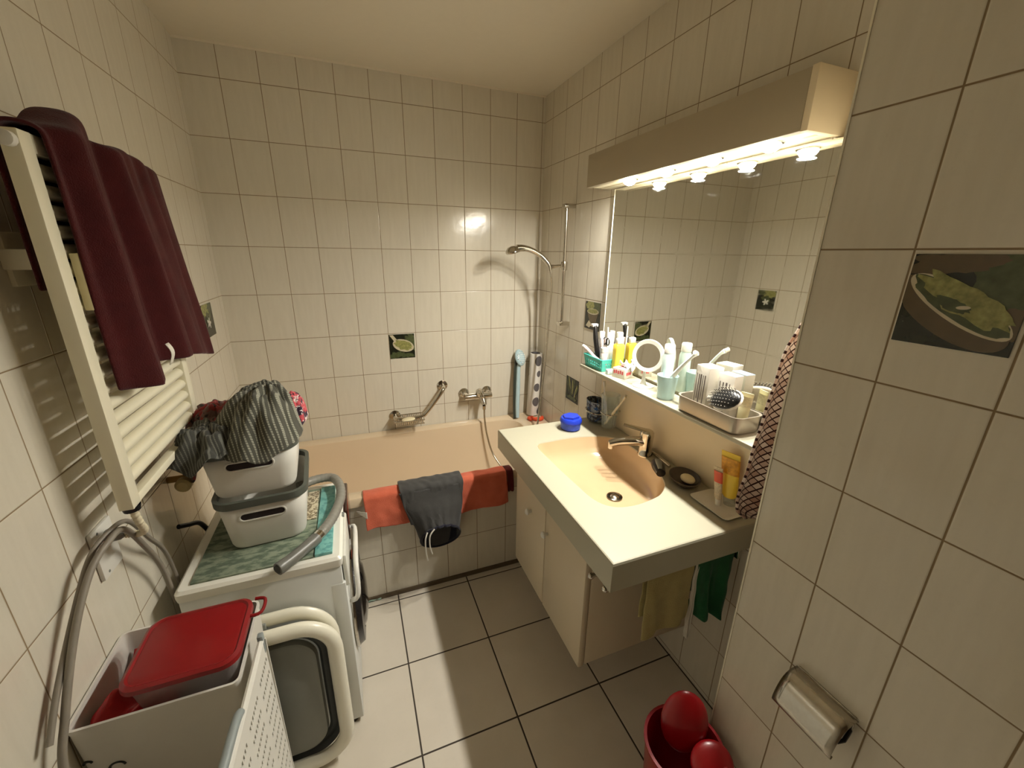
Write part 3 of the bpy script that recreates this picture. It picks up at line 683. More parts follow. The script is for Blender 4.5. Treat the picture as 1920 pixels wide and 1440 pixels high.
br = thing('bath_brush', (1.50, -.09, .565), 'long pale blue and dark bath brush standing in the tub corner', 'brush')
MB().tube([(1.490, -.100, .578), (1.492, -.090, .66), (1.500, -.075, .78), (1.506, -.062, .88), (1.512, -.055, .915)], [.012, .0135, .014, .012, .013], 12, 5).build('handle', M('pale_blue_plastic', (172, 196, 202), .25), br)
b = MB(); mB = Matrix.Rotation(math.radians(62), 3, 'X') @ Matrix.Rotation(.25, 3, 'Y')
b.ell((1.518, -.056, .958), .036, .054, .018, mB); b.build('head', M('pale_blue_plastic', ()), br)
b = MB()
for i in range(-2, 3):
    for j in range(-3, 4):
        if i*i/5+j*j/11 < 1: b.ell(Vector((1.518, -.056, .958))+mB @ Vector((i*.012, j*.013, .0165)), .0035, .0035, .004, None, 8, 6)
b.build('studs', M('pale_studs', (224, 228, 226), .4), br)
MB().tube([(1.476, -.088, .570), (1.482, -.070, .70), (1.492, -.050, .86), (1.503, -.040, .95)], [.010, .012, .012, .014], 12, 4).build('dark_edge', M('dark_green_plastic', (52, 60, 54), .4), br)
ro = MB(); mR = Matrix.Rotation(math.radians(1.5), 3, 'X') @ Matrix.Rotation(math.radians(1.5), 3, 'Y')
ro.lathe([(.036, 0), (.038, .004), (.038, .408), (.033, .410), (.030, .402), (.006, .400)], (1.608, -.066, .575), 30, mR)
t = NT('roll_dots'); co = t.coord(); vor = t.node('ShaderNodeTexVoronoi', {'Vector': co, 'Scale': 11.0, 'Randomness': .35})
t.p(col=t.mix(t.math('LESS_THAN', vor.outputs['Distance'], .44), lin((228, 224, 216)), lin((96, 92, 94))), rough=.6)
tag(recentre(ro.build('bath_mat_roll', t.m), (1.608, -.066, .575)), 'rolled white mat with grey dots standing in the tub corner', 'roll')
sp = MB(); sp.tube([(1.575, -.150, .577), (1.60, -.172, .579), (1.63, -.168, .577), (1.645, -.14, .576)], [.010, .013, .012, .009], 10, 5); sp.tube([(1.585, -.125, .576), (1.555, -.135, .577), (1.56, -.165, .577)], [.009, .012, .008], 10, 5)
tag(recentre(sp.build('red_toy', M('orange_red_plastic', (222, 82, 46), .4)), (1.6, -.15, .566)), 'small orange red plastic toy at the foot of the rolled mat', 'toy')

# ------------------------------------------------------------------ cloths over the tub edge
def over_rim(x0, x1, zin, zout, nu, nv, xs=None, fold=.006, seed=0, off=0.0, zvar=None):
    """cloth from inside the tub over the front rim (y -.65 .. -.70, z .565) and down outside"""
    y_in, y_out, zt = -.634+off, -.706-off, .570+off
    def fn(u, v):
        zo = zout if zvar is None else zvar(u)
        P = [Vector((0, y_in, zin)), Vector((0, y_in, lerp(zin, zt, .6))), Vector((0, y_in-.006, zt-.006)), Vector((0, (y_in+y_out)/2, zt+.002)), Vector((0, y_out+.006, zt-.005)), Vector((0, y_out-.002, zt-.03)), Vector((0, y_out-.008, lerp(zt, zo, .6))), Vector((0, y_out-.012, zo))]
        Q, _ = smooth(P, [0]*8, 5)
        L = [0]
        for p, q in zip(Q, Q[1:]): L.append(L[-1]+(q-p).length)
        s_ = v*L[-1]; i = max(j for j in range(len(L)) if L[j] <= s_+1e-9); i = min(i, len(Q)-2)
        p = Q[i].lerp(Q[i+1], (s_-L[i])/max(1e-9, L[i+1]-L[i]))
        k = max(0, (zt-p.z)/(zt-zo)) if p.y < y_out+.004 else 0
        a, c_ = (x0, x1) if xs is None else xs(k)
        fo = abs(fold)*(k+.10)*(1+math.sin(u*13+seed+1.5*fbm(u*2, p.z*9, seed)))+.012*k*(fbm(u*5, p.z*9, seed)+.4)+.004*(fbm(u*16, p.z*24, seed+3)+.5)*(p.z > zo)
        return Vector((lerp(a, c_, u)+.006*fbm(p.z*15, seed, u), p.y-(fo if p.y < (y_in+y_out)/2 else -.3*fo), p.z+.004*(fbm(u*12, p.y*40, seed)+.3)))
    return MB().grid(fn, nu, nv)
orange = cloth_mat('orange_terry', (204, 108, 82), (182, 88, 64), bscale=420, bump=.8)
o = over_rim(.540, 1.190, .50, .43, 80, 50, None, .008, 2, 0, lambda u: .425-.02*math.sin(u*3)+.010*fbm(u*8, 1)).build('bath_towel', orange, mods=SOL)
tag(recentre(o, (.87, -.70, .43)), 'orange towel spread over the front edge of the tub', 'towel')
o = over_rim(1.193, 1.226, .53, .47, 8, 26, None, .003, 5, .001).build('face_cloth', cloth_mat('maroon_terry', (92, 26, 24), (70, 18, 18)), mods=SOL)
tag(recentre(o, (1.21, -.70, .47)), 'dark maroon cloth on the tub edge right of the orange towel', 'cloth')
o = MB().grid(lambda u, v: Vector((.508+.04*u, -.712-.02*u, .512-.03*v*(u)+.004*math.sin(v*5))), 8, 6).build('paper_scrap', paper, mods=[('SOLIDIFY', {'thickness': .0015})])
tag(recentre(o, (.53, -.71, .50)), 'white paper corner poking out under the orange towel', 'paper')

pants = thing('sweatpants', (.83, -.72, .28), 'dark grey drawstring trousers hanging over the orange towel', 'trousers')
pm = cloth_mat('charcoal_jersey', (70, 69, 67), (56, 55, 54), bscale=500, bump=.4)
def waist(a, q, f=1.0):
    """outline of the lower trunk: q 0 at the tub rim, 1 at the waist; the near side is cut higher"""
    cs, sn = math.cos(a), math.sin(a); fr, bk_ = max(0, -sn), max(0, sn)
    w0 = pl([(0, .286), (.35, .258), (.75, .205), (1, .178)], q)/2; xc = lerp(.828, .852, q); th = pl([(0, .003), (.2, .008), (.45, .022), (.75, .032), (1, .040)], q)
    z = lerp(.565, .330, q)+(.085*fr-.080*bk_)*q**1.5
    wr = 1+.12*min(1, q*1.6)*math.sin(cs*19+q*3)*(fr**.5)
    return Vector((xc+w0*f*cs+.006*fbm(q*5, cs*2, 3), -.7185-.040*q+th*f*sn*wr-.004*fr*q, z))
rings = [[waist(2*PI*i/56, k/35) for i in range(56)] for k in range(36)]
MB().loft(rings).build('trunk', pm, pants, mods=[('SOLIDIFY', {'thickness': .003, 'offset': -1})])
over_rim(.686, .972, .48, .415, 60, 44, lambda k: (lerp(.686, .722, k), lerp(.972, .958, k)), .007, 7, .010).build('legs', pm, pants, mods=SOL)
MB().tube([waist(2*PI*i/56, 1) for i in range(57)], .0065, 8, caps=False).build('waistband', cloth_mat('navy_band', (40, 40, 50), (30, 30, 40)), pants)
MB().grid(lambda u, v: waist(lerp(.12, .88, u)*PI, lerp(.55, .99, v), .93), 24, 12).build('lining', cloth_mat('navy_lining', (30, 30, 42), (22, 22, 32)), pants, mods=[('SOLIDIFY', {'thickness': .002})])
for pts in ([(.788, -.796, .395), (.776, -.806, .365), (.776, -.806, .30), (.782, -.800, .250)], [(.818, -.806, .412), (.796, -.812, .385), (.794, -.810, .33), (.803, -.800, .280)]):
    MB().tube(pts, .0032, 8, 6).build('drawstring', paper, pants)

# ------------------------------------------------------------------ radiator and its towel
rad = thing('towel_radiator', (.09, -1.13, 1.03), 'cream ladder towel radiator mounted on the left wall', 'radiator')
yn, yf, zb_, zt_ = -1.355, -.895, 1.040, 1.752
MB().box(.074, .100, yn, yn+.034, zb_, zt_, .002).build('upright', radm, rad); MB().box(.074, .100, yf-.034, yf, zb_, zt_, .002).build('upright', radm, rad)
MB().box(.078, .099, yn+.034, yf-.034, zt_-.032, zt_, .003).build('top_plate', radm, rad)
MB().box(.078, .099, yn+.034, yf-.034, zb_, zb_+.020, .002).build('bottom_plate', radm, rad)
zs = [1.094+.0335*k for k in range(19)]
for z in zs:
    if z > zt_-.05: continue
    b = MB(); prof = [(.0, -.0135), (.006, -.0125), (.0135, -.0085), (.0165, 0), (.0135, .0085), (.006, .0125), (0, .0135), (-.004, 0)]
    b.loft([[Vector((.080+px_, y, z+pz_)) for px_, pz_ in prof] for y in (yn+.030, yf-.030)], True, True); b.build('tube', radm, rad, angle=60)
MB().box(.098, .112, yn+.042, yn+.056, 1.455, 1.56, .002).build('thermometer_strip', M('ivory_strip', (222, 212, 170), .4), rad)
for y, z in ((-1.29, 1.548), (-.96, 1.548), (-.96, 1.12)):
    MB().box(0, .074, y-.018, y+.018, z-.018, z+.018, .002).build('wall_bracket', radm, rad)
MB().box(0, .008, -1.30, -1.20, 1.50, 1.595, .001).build('wall_plate', radm, rad)
b = MB(); b.lathe([(.012, 0), (.012, .012), (.008, .014)], (.087, yn, 1.735), 14, ry); b.build('vent_plug', plast, rad)
b = MB(); b.lathe([(.016, 0), (.017, .004), (.015, -.008)], (.088, yn+.018, zb_-.002), 14); b.build('bottom_cap', black, rad)
vl = thing('radiator_valve', (.03, -.94, .9), 'brass valve on the wall under the far end of radiator', 'valve')
b = MB(); b.tube([(0, -.945, .90), (.05, -.945, .90)], .010, 12); b.tube([(.05, -.945, .895), (.05, -.945, 1.0), (.075, -.93, 1.035)], .008, 12, 4); b.build('body', brass, vl)
MB().lathe([(.013, 0), (.021, .006), (.021, .026), (.014, .032)], (.05, -.962, .895), 18, ry).build('hand_knob', M('aged_ivory', (186, 168, 118), .5), vl)

burg = cloth_mat('burgundy_terry', (76, 25, 25), (54, 17, 19), bscale=420, bump=.8)
tw = thing('burgundy_towel', (.12, -1.08, 1.29), 'dark burgundy towel draped over the top of the radiator', 'towel')
def fn(u, v):
    LB, LT = .26, .06
    zend = pl([(0, 1.290), (.14, 1.278), (.20, 1.285), (.225, 1.315), (.6, 1.298), (1, 1.255)], u)
    LF = 1.755-zend; s = v*(LB+LT+LF)
    if s < LB: x, z, k, q = .0675, 1.755-LB+s, 0, 0
    elif s < LB+LT: q = (s-LB)/LT; a = q*PI; x, z, k = .088-.0205*math.cos(a), 1.755+.010*math.sin(a), 0
    else: q = 1; k = (s-LB-LT)/LF; x, z = .1085, 1.755-(s-LB-LT)
    y_t = lerp(lerp(-1.352, -1.318, q), -.905, u)
    y = y_t + k*lerp(.012, .085, u)
    f = pl([(0, -.2), (.05, .1), (.11, 1.7), (.17, 1.4), (.25, .5), (.32, .0), (.38, .2), (.45, 1.9), (.53, 1.5), (.62, 1.2), (.72, 1.5), (.86, 1.0), (1, 1.1)], u)
    am = .016+.014*k
    if s > LB+LT*.5: x += am*f*min(1, .35+.65*(q if k == 0 else 1))+.005*fbm(u*7, z*5, 1)+.003*math.sin(u*40+z*9)+.004
    z += .042*math.exp(-((u-.26)/.10)**2)*(1-k)**3*(s > LB-.05)+.012*math.exp(-((u-.62)/.15)**2)*(1-k)**2*(s > LB-.05)
    return Vector((max(x, .060 if k == 0 else .1075), y, z))
MB().grid(fn, 70, 80).build('terry_cloth', burg, tw, mods=[('SOLIDIFY', {'thickness': .007, 'offset': 1}), ('SUBSURF', {'levels': 1, 'render_levels': 1})])
b = MB(); b.grid(lambda u, v: Vector((.166+.006*math.sin(v*4), -1.195+.020*u+.012*v, 1.362-.052*v)), 6, 8); b.build('care_label', paper, tw, mods=[('SOLIDIFY', {'thickness': .001})])

# socket, flex and hoses on the left wall
so = thing('wall_socket', (0, -1.31, .92), 'white double socket plate on the left wall below radiator', 'socket')
MB().box(0, .010, -1.342, -1.262, .868, .988, .004).build('plate', plast, so)
for z in (.880, .978): MB().lathe([(.0035, 0), (.003, .001)], (.0098, -1.322, z), 10, Matrix.Rotation(PI/2, 3, 'Y')).build('screw', greyp, so)
fx = thing('radiator_flex', (.08, -1.33, .95), 'white ribbed cable and grey plug hanging from the radiator', 'cable')
cpts = [(.088, -1.336, 1.034), (.090, -1.330, .995), (.086, -1.312, .962), (.066, -1.292, .944), (.050, -1.292, .945), (.034, -1.297, .953)]
P_, R_ = smooth([Vector(p) for p in cpts], [.0075]*6, 14)
MB().tube(P_, [.0074+.0010*math.sin(i*1.9) for i in range(len(P_))], 10).build('ribbed_cable', M('ivory_cable', (214, 204, 176), .5), fx)
MB().lathe([(.013, 0), (.016, .006), (.014, .026), (.008, .034)], (.010, -1.297, .955), 16, Matrix.Rotation(PI/2, 3, 'Y')).build('plug', greyp, fx)
def hose(name, pts, r, label, m): return tag(recentre(MB().tube(pts, r, 12, 10).build(name, m), pts[0]), label, 'hose')
h1 = hose('washer_hose', [(.035, -1.655, .10), (.030, -1.640, .45), (.026, -1.622, .68), (.028, -1.575, .78), (.032, -1.50, .885), (.040, -1.43, .957), (.052, -1.375, .985), (.058, -1.325, .980), (.050, -1.255, .885), (.038, -1.185, .765), (.030, -1.15, .62)], .0064, 'grey hose looped over the plug, the right one nearest the bin', hosem)
h2 = hose('washer_hose', [(.018, -1.612, .755), (.018, -1.560, .815), (.022, -1.47, .905), (.028, -1.40, .968), (.040, -1.355, .990), (.055, -1.30, .985), (.044, -1.215, .88), (.030, -1.13, .77), (.028, -1.10, .62)], .0052, 'thin grey hose ending on the wall, left of the thicker hose', hosem)
bp = hose('pipe_stub', [(.008, -.975, .752), (.022, -.950, .738), (.040, -.915, .716), (.052, -.89, .66)], .0075, 'short black pipe on the left wall behind the storage boxes', black)

# ------------------------------------------------------------------ washing machine
wm = thing('washing_machine', (.26, -.98, 0), 'compact white washing machine beside the tub, front facing right', 'washing machine')
wx0, wx1, wy0, wy1 = .062, .468, -1.215, -.765
wmm = M('washer_enamel', (222, 224, 220), .35, var=.01)
b = MB(); b.box(wx0, wx1, wy0, wy1, .018, .665, .004); b.build('body', wmm, wm)
b = MB(); b.loft([rrect((wx0+wx1)/2, (wy0+wy1)/2, wx1-wx0+.008, wy1-wy0+.006, .012, .665, 4), rrect((wx0+wx1)/2, (wy0+wy1)/2, wx1-wx0+.012, wy1-wy0+.010, .014, .676, 4), rrect((wx0+wx1)/2, (wy0+wy1)/2, wx1-wx0+.012, wy1-wy0+.010, .014, .690, 4), rrect((wx0+wx1)/2, (wy0+wy1)/2, wx1-wx0-.004, wy1-wy0-.004, .01, .698, 4)], True, True)
b.build('top_lid', M('washer_top', (236, 234, 224), .3, var=.01), wm)
b = MB(); b.box(wx1-.035, wx1+.006, wy0-.0015, wy1, .018, .60, .003); b.build('front_panel', wmm, wm)
b = MB(); b.box(wx1+.002, wx1+.020, wy0+.25, wy1+.002, .565, .690, .006); b.build('control_panel', M('brown_display', (54, 34, 28), .2, coat=.4), wm)
b = MB(); b.box(wx1+.002, wx1+.016, wy0+.01, wy0+.245, .575, .690, .006); b.build('detergent_drawer', M('drawer_white', (226, 226, 216), .3), wm)
MB().box(wx1-.004, wx1+.010, wy0+.215, wy0+.24, .69, .694).build('grey_button', greyp, wm)
dy, dz = (wy0+wy1)/2, .345
rX = Matrix.Rotation(PI/2, 3, 'Y')
d = MB().lathe([(.165, 0), (.170, .012), (.160, .030), (.120, .034), (.118, .02)], (wx1+.006, dy, dz), 44, rX).build('door', M('door_rim_dark', (34, 32, 32), .25), wm)
MB().lathe([(.119, .030), (.10, .042), (.05, .050), (.001, .052)], (wx1+.006, dy, dz), 40, rX, cap0=False).build('door_glass', M('dark_glass', (20, 18, 18), .08, coat=.5), d)
MB().lathe([(.171, 0), (.176, .004), (.176, .010), (.171, .013)], (wx1+.006, dy, dz), 44, rX, False, False).build('chrome_ring', chrome, d)
MB().tube([(wx1+.012, wy0+.06, .470), (wx1+.034, wy0+.05, .50), (wx1+.036, wy0+.10, .585), (wx1+.036, wy0+.27, .60), (wx1+.012, wy0+.28, .59)], .008, 10, 5).build('white_handle', plast, wm)
for x in (wx0+.03, wx1-.03):
    for y in (wy0+.025, wy1-.03): MB().lathe([(.022, 0), (.022, .012), (.012, .018)], (x, y, 0), 14).build('foot', black, wm)

t = NT('green_mat'); co = t.coord(); n1 = t.noise(t.scale(co, (1, 2.4, 1)), 22, 5, .65)
c = t.mix(t.sstep(n1, .4, .6), lin((84, 98, 82)), lin((132, 142, 122))); t.p(col=c, rough=.85); t.bump(n1, .3, .003); gm = t.m
t = NT('teal_label'); co = t.coord(); t.p(col=t.mix(t.sstep(t.noise(co, 60, 4), .45, .6), lin((122, 182, 176)), lin((92, 152, 150))), rough=.5); tm = t.m
o = MB().box(.090, .395, -1.196, -.80, .698, .7035, .001).build('rubber_mat', gm); tag(recentre(o, (.24, -1.0, .698)), 'greenish grey patterned mat on top of the washing machine', 'mat')
o = MB().box(.398, .447, -1.195, -.800, .698, .708, .002).build('teal_pad', tm); tag(recentre(o, (.42, -1.0, .698)), 'narrow turquoise pad on the washing machine beside the boxes', 'pad')
o = MB().box(.352, .392, -1.00, -.82, .7035, .707, .001).build('pebble_strip', cloth_mat('pebbles', (120, 108, 86), (196, 186, 160), 'blotch', 120, bump=.3)); tag(recentre(o, (.372, -.91, .7035)), 'speckled brown strip on the mat behind the white boxes', 'strip')

vh = thing('vacuum_hose', (.37, -1.1, .72), 'grey vacuum hose with tube handle lying on the washing machine', 'hose')
P_, R_ = smooth([Vector(p) for p in [(.325, -.835, .745), (.385, -.800, .744), (.440, -.800, .740), (.466, -.86, .736), (.470, -.94, .732), (.452, -1.03, .728), (.430, -1.09, .727), (.412, -1.125, .727)]], [.0155]*8, 12)
MB().tube(P_, [.0160+.0006*math.sin(i*2.1) for i in range(len(P_))], 14).build('hose', M('hose_grey', (128, 126, 118), .4), vh)
MB().tube([(.412, -1.125, .727), (.400, -1.148, .727)], [.0165, .0165], 16).build('chrome_collar', chrome, vh)
b = MB(); b.tube([(.402, -1.145, .728), (.392, -1.160, .728), (.345, -1.215, .728), (.318, -1.243, .728), (.312, -1.249, .728)], [.019, .018, .0165, .0185, .018], 18, 4); b.mi = 1; b.tube([(.3125, -1.2485, .728), (.3110, -1.2505, .728)], .013, 18)
b.build('tube_end', [M('tube_grey', (104, 104, 98), .35), black], vh)

# ------------------------------------------------------------------ stacked storage boxes
def storage_box(cx, cy, z0, w, l, h, label, rot):
    r = thing('storage_box', (cx, cy, z0), label, 'storage box', 'stacked storage boxes on the washing machine'); m = rotz(rot)
    def rr(w_, l_, rad_, z): return [Vector((cx, cy, z))+m @ (p-Vector((cx, cy, z))) for p in rrect(cx, cy, w_, l_, rad_, z, 7)]
    wt, lt = w+.034, l+.034
    q = lambda f: (lerp(w, wt, f), lerp(l, lt, f))
    near = m @ Vector((0, -1, 0)); side = m @ Vector((1, 0, 0))
    b = MB()
    b.loft([rr(w-.02, l-.02, .03, z0), rr(w-.005, l-.005, .04, z0+.004), rr(*q(.06), .042, z0+.014), rr(*q(.5), .045, z0+h*.5), rr(*q(1), .047, z0+h)], cap0=True)
    b.build('tub', plast, r, mods=[('SOLIDIFY', {'thickness': .003, 'offset': -1})])
    fz, hw, hh = .70, .060, .0135
    slotpts = []
    for k in range(18):
        a = (PI/2+PI*k/8) if k < 9 else (-PI/2+PI*(k-9)/8)
        su = (-(hw-hh) if k < 9 else hw-hh)+hh*math.cos(a); sv = hh*math.sin(a)
        f = fz+sv/h
        slotpts.append(Vector((cx, cy, z0+h*f))+side*su+near*(q(f)[1]/2+.0006))
    b = MB(); w1, l1 = q(1)
    b.loft([rr(w1+.004, l1+.004, .048, z0+h-.016), rr(w1+.012, l1+.012, .052, z0+h-.014), rr(w1+.013, l1+.013, .052, z0+h+.008), rr(w1-.010, l1-.010, .042, z0+h+.008), rr(w1-.010, l1-.010, .042, z0+h-.010)])
    b.build('rim', dgrey, r)
    MB().tube(slotpts+[slotpts[0]], .0028, 8, caps=False).build('handle_rim', plast, r)
    MB().prism([p-near*.006 for p in slotpts], near, .0062).build('dark_slot_plug', M('slot_shade', (40, 30, 30), .9, var=.3), r)  # no hole cut: dark plug paints the shade inside the slot
    return r
storage_box(.258, -.955, .704, .205, .265, .166, 'lower white storage box with grey rim standing on the washing machine', .06)
storage_box(.248, -.952, .879, .212, .264, .150, 'upper white storage box with grey rim under the checked shirt', .06)

# laundry on the upper box
def garment(cx, cy, z0, rx_, ry_, h, seed, mat, name, label, hangs=(), fold=.012, sq=2.6, rot=0.0, peak=(0, 0), dz=0):
    """rumpled heap: dome with radial folds; hangs = list of (angle, width, extra radius, drop)"""
    nu, nv = 96, 34
    def fn(u, v):
        a = 2*PI*u; r = v
        ext, drop = 0, 0
        for (ha, hw, he, hd) in hangs:
            d = (a-ha+PI) % (2*PI)-PI; w = math.exp(-(d/hw)**2); ext += he*w; drop += hd*w
        R = 1+ext
        fo = fold*(math.sin(a*7+seed+3*fbm(r*2, seed))*.6+math.sin(a*15+seed*2)*.25+1.2*fbm(math.cos(a)*2.2+seed, math.sin(a)*2.2, r*2.5))
        x, y = rx_*R*r*math.cos(a), ry_*R*r*math.sin(a)
        z = h*(1-r**sq)-drop*max(0, r-.55)**1.0/.45
        z += fo*(.25+r*.9)*(1 if r < .92 else .6); x += fo*.5*math.cos(a); y += fo*.5*math.sin(a)
        x += peak[0]*(1-r); y += peak[1]*(1-r)
        c_, s_ = math.cos(rot), math.sin(rot)
        return Vector((cx+c_*x-s_*y, cy+s_*x+c_*y, z0+max(z, -.2)+.012*fbm(x*40, y*40, seed)+dz))
    b = MB(); b.grid(fn, nu, nv)
    for f in b.bm.faces:
        for l in f.loops: l[b.uv].uv = (l.vert.co.x*3.0+l.vert.co.z*.8, l.vert.co.y*3.0+l.vert.co.z*2.2)
    bmesh.ops.remove_doubles(b.bm, verts=b.bm.verts, dist=1e-5)
    o = b.build(name, mat, mods=[('SOLIDIFY', {'thickness': .004, 'offset': 1}), ('SUBSURF', {'levels': 1, 'render_levels': 1})])
    tag(recentre(o, (cx, cy, z0)), label, 'garment', 'laundry heaped on the upper storage box'); return o
ck = cloth_mat('grey_check', (78, 78, 70), (176, 176, 160), 'check', 30, 44, 500, .3)
ck2 = cloth_mat('dark_grey_stripe', (66, 66, 62), (128, 128, 118), 'check', 40, 70, 500, .3)
garment(.278, -.995, 1.040, .118, .138, .135, 2.0, ck, 'checked_shirt', 'grey checked shirt heaped on top of the upper storage box', ((4.7, .9, .03, .035), (3.6, .5, .05, .02), (.3, .4, -.12, 0)), .013, 2.8, .1, (.03, .055))
garment(.160, -1.030, 1.036, .095, .110, .055, 5.0, ck2, 'striped_garment', 'dark grey striped garment hanging over the left rim of the upper box', ((3.3, .6, .22, .045), (4.4, .5, .08, .03)), .016, 2.2)
garment(.150, -.905, 1.038, .100, .090, .075, 9.0, cloth_mat('red_grey_print', (116, 90, 84), (140, 56, 56), 'blotch', 45, third=(64, 56, 56)), 'patterned_garment', 'reddish patterned garment at the back left of the upper box', ((3.1, .6, .18, .12), (4.0, .4, .1, .13)), .012, 2.2)
garment(.362, -.900, 1.034, .034, .085, .085, 12.0, cloth_mat('pink_navy_print', (200, 88, 96), (62, 48, 62), 'blotch', 50, third=(226, 214, 210)), 'printed_garment', 'pink and navy printed garment squeezed at right of the checked shirt', (), .010, 2.4)

# ------------------------------------------------------------------ laundry things at bottom left
ft = thing('wash_tub', (.28, -1.27, 0), 'white folded wash tub with grey bottom leaning on the washing machine', 'wash tub')
def framed(y, x0, x1, z0, z1, rad_, tube_r, name, m, lean=.06, sq=1.0):
    P = [Vector((p.x, y+(p.y-z0)*lean, p.y)) for p in rrect((x0+x1)/2, (z0+z1)/2, x1-x0, z1-z0, rad_, 0, 10)]
    return MB().tube(P+[P[0]], tube_r, 14, caps=False).build(name, m, ft)
rimm = M('ivory_rim', (236, 232, 214), .3, var=.01)
def slabring(y, x0, x1, z0, z1, rad_, wd, th, name, m, lean=.06):
    """flat band frame with rounded section"""
    rings = []
    for k in range(12):
        a = 2*PI*k/12; ins = wd*(.5+.5*math.cos(a)); dy_ = th*math.sin(a)
        rings.append([Vector((p.x, y+dy_+(p.y-z0)*lean, p.y)) for p in rrect((x0+x1)/2, (z0+z1)/2, x1-x0-2*ins, z1-z0-2*ins, max(.02, rad_-ins), 0, 10)])
    return MB().loft(rings+[rings[0]]).build(name, m, ft)
slabring(-1.268, .03, .443, .012, .588, .13, .040, .014, 'rear_rim', rimm, .03)
slabring(-1.310, .03, .452, .006, .568, .12, .044, .018, 'front_rim', rimm, .03)
b = MB(); b.loft([[Vector((p.x, yy+(p.y)*.03, p.y)) for p in rrect(.24, .287, w_, h_, r_, 0, 10)] for yy, w_, h_, r_ in ((-1.300, .345, .485, .09), (-1.288, .325, .465, .085), (-1.292, .30, .44, .08), (-1.286, .285, .425, .075))], cap1=False)
b.build('folded_wall', M('dark_silicone', (46, 50, 48), .45, var=.1), ft)
b = MB(); b.loft([[Vector((p.x, yy+(p.y)*.03, p.y)) for p in rrect(.235, .285, w_, h_, r_, 0, 10)] for yy, w_, h_, r_ in ((-1.290, .288, .43, .075), (-1.304, .280, .42, .07), (-1.308, .265, .405, .065))], cap0=True, cap1=True)
b.build('bottom_panel', M('grey_silicone', (132, 134, 126), .4, var=.02), ft)
MB().box(.236, .262, -1.272, -1.250, .545, .572, .003).build('grey_clip', greyp, ft)

bn = thing('white_bin', (.15, -1.42, 0), 'tall white bin holding red items and a red lidded container', 'bin')
bxc, byc, bw, bl = .1430, -1.452, .280, .228
b = MB(); b.loft([rrect(bxc, byc, bw-.05, bl-.05, .02, .002, 4), rrect(bxc, byc, bw-.04, bl-.04, .02, .012, 4), rrect(bxc, byc, bw-.004, bl-.004, .014, .705, 4), rrect(bxc, byc, bw, bl, .016, .712, 4), rrect(bxc, byc, bw, bl, .016, .720, 4), rrect(bxc, byc, bw-.010, bl-.010, .012, .720, 4), rrect(bxc, byc, bw-.05, bl-.05, .012, .05, 4)], True, True)
b.build('shell', M('bin_white', (216, 212, 204), .45, var=.015), bn)
b = MB(); mk = []
for cx_, r_, z_ in ((.018, .006, .628), (.056, .012, .597)):
    b.tube([(cx_+r_*math.cos(a), byc-bl/2+.0020+.028*(.705-z_), z_+r_*.9*math.sin(a)) for a in [PI*k/10 for k in range(11)]], .0026, 6)
b.build('black_print', black, bn)
ri = MB().grid(lambda u, v: Vector((lerp(.022, .160, u), lerp(-1.552, -1.352, v), .664+.045*fbm(u*3, v*3, 4)+.02*math.sin(v*7))), 20, 24).build('red_bag', M('red_bag_plastic', (172, 22, 28), .4, var=.1), mods=[('SOLIDIFY', {'thickness': .004})])
tag(recentre(ri, (.08, -1.45, .62)), 'crumpled red bag inside the tall white bin', 'bag')
fc = thing('food_container', (.18, -1.46, .68), 'clear storage container with bright red lid resting in the white bin', 'container')
lx0, lx1, ly0, ly1, lz = .080, .282, -1.552, -1.370, .762
b = MB(); lcx, lcy, lw, ll = (lx0+lx1)/2, (ly0+ly1)/2, lx1-lx0, ly1-ly0
b.loft([rrect(lcx, lcy, lw-.04, ll-.04, .03, .668), rrect(lcx, lcy, lw-.03, ll-.03, .03, .674), rrect(lcx, lcy, lw-.012, ll-.012, .032, lz-.012), rrect(lcx, lcy, lw-.016, ll-.016, .030, lz-.012), rrect(lcx, lcy, lw-.034, ll-.034, .028, .676)], True, True)
b.build('clear_box', frost, fc)
b = MB(); b.loft([rrect(lcx, lcy, lw-.004, ll-.004, .032, lz-.016), rrect(lcx, lcy, lw+.004, ll+.004, .034, lz-.012), rrect(lcx, lcy, lw+.002, ll+.002, .033, lz-.002), rrect(lcx, lcy, lw-.012, ll-.012, .030, lz+.002), rrect(lcx, lcy, lw-.020, ll-.020, .028, lz-.001), rrect(lcx, lcy, lw-.028, ll-.028, .026, lz+.0005)], True, True)
b.tube([(lx1-.002, ly1-.060, lz-.006), (lx1+.022, ly1-.052, lz-.008), (lx1+.024, ly1-.012, lz-.008), (lx1+.002, ly1-.006, lz-.006)], .004, 8, 4)
b.build('lid', redlid, fc)

lb = thing('laundry_basket', (.31, -1.66, 0), 'white perforated laundry basket with grey handles standing beside the white bin', 'laundry basket')
b = MB()
ya, yb2, xr, zt2 = -1.470, -1.98, .302, .722
hp = lambda i, j: (j % 2 == 1) and (i % 9 not in (0, 8)) and 3 <= j <= 33 and i < 49
holed(b, (xr-.004, yb2, .02), (xr, ya-.004, .02), (xr-.012, yb2, zt2), (xr, ya, zt2), 50, 36, hp, .2, .0025)
holed(b, (xr+.014, ya, .02), (xr+.010, yb2, .02), (xr+.010, ya, zt2), (xr-.002, yb2, zt2), 50, 36, hp, .2, .0025)
b.box(xr-.002, xr+.014, ya-.003, ya, .02, zt2); b.box(xr-.004, xr+.014, yb2, yb2+.004, .02, zt2); b.box(xr-.006, xr+.016, yb2, ya, .002, .02)
b.build('perforated_wall', plast, lb)
b = MB(); b.tube([(xr+.005, ya-.004, zt2), (xr+.001, ya-.20, zt2+.001), (xr-.008, yb2, zt2+.001)], .0065, 8, 2); b.build('top_rim', plast, lb)
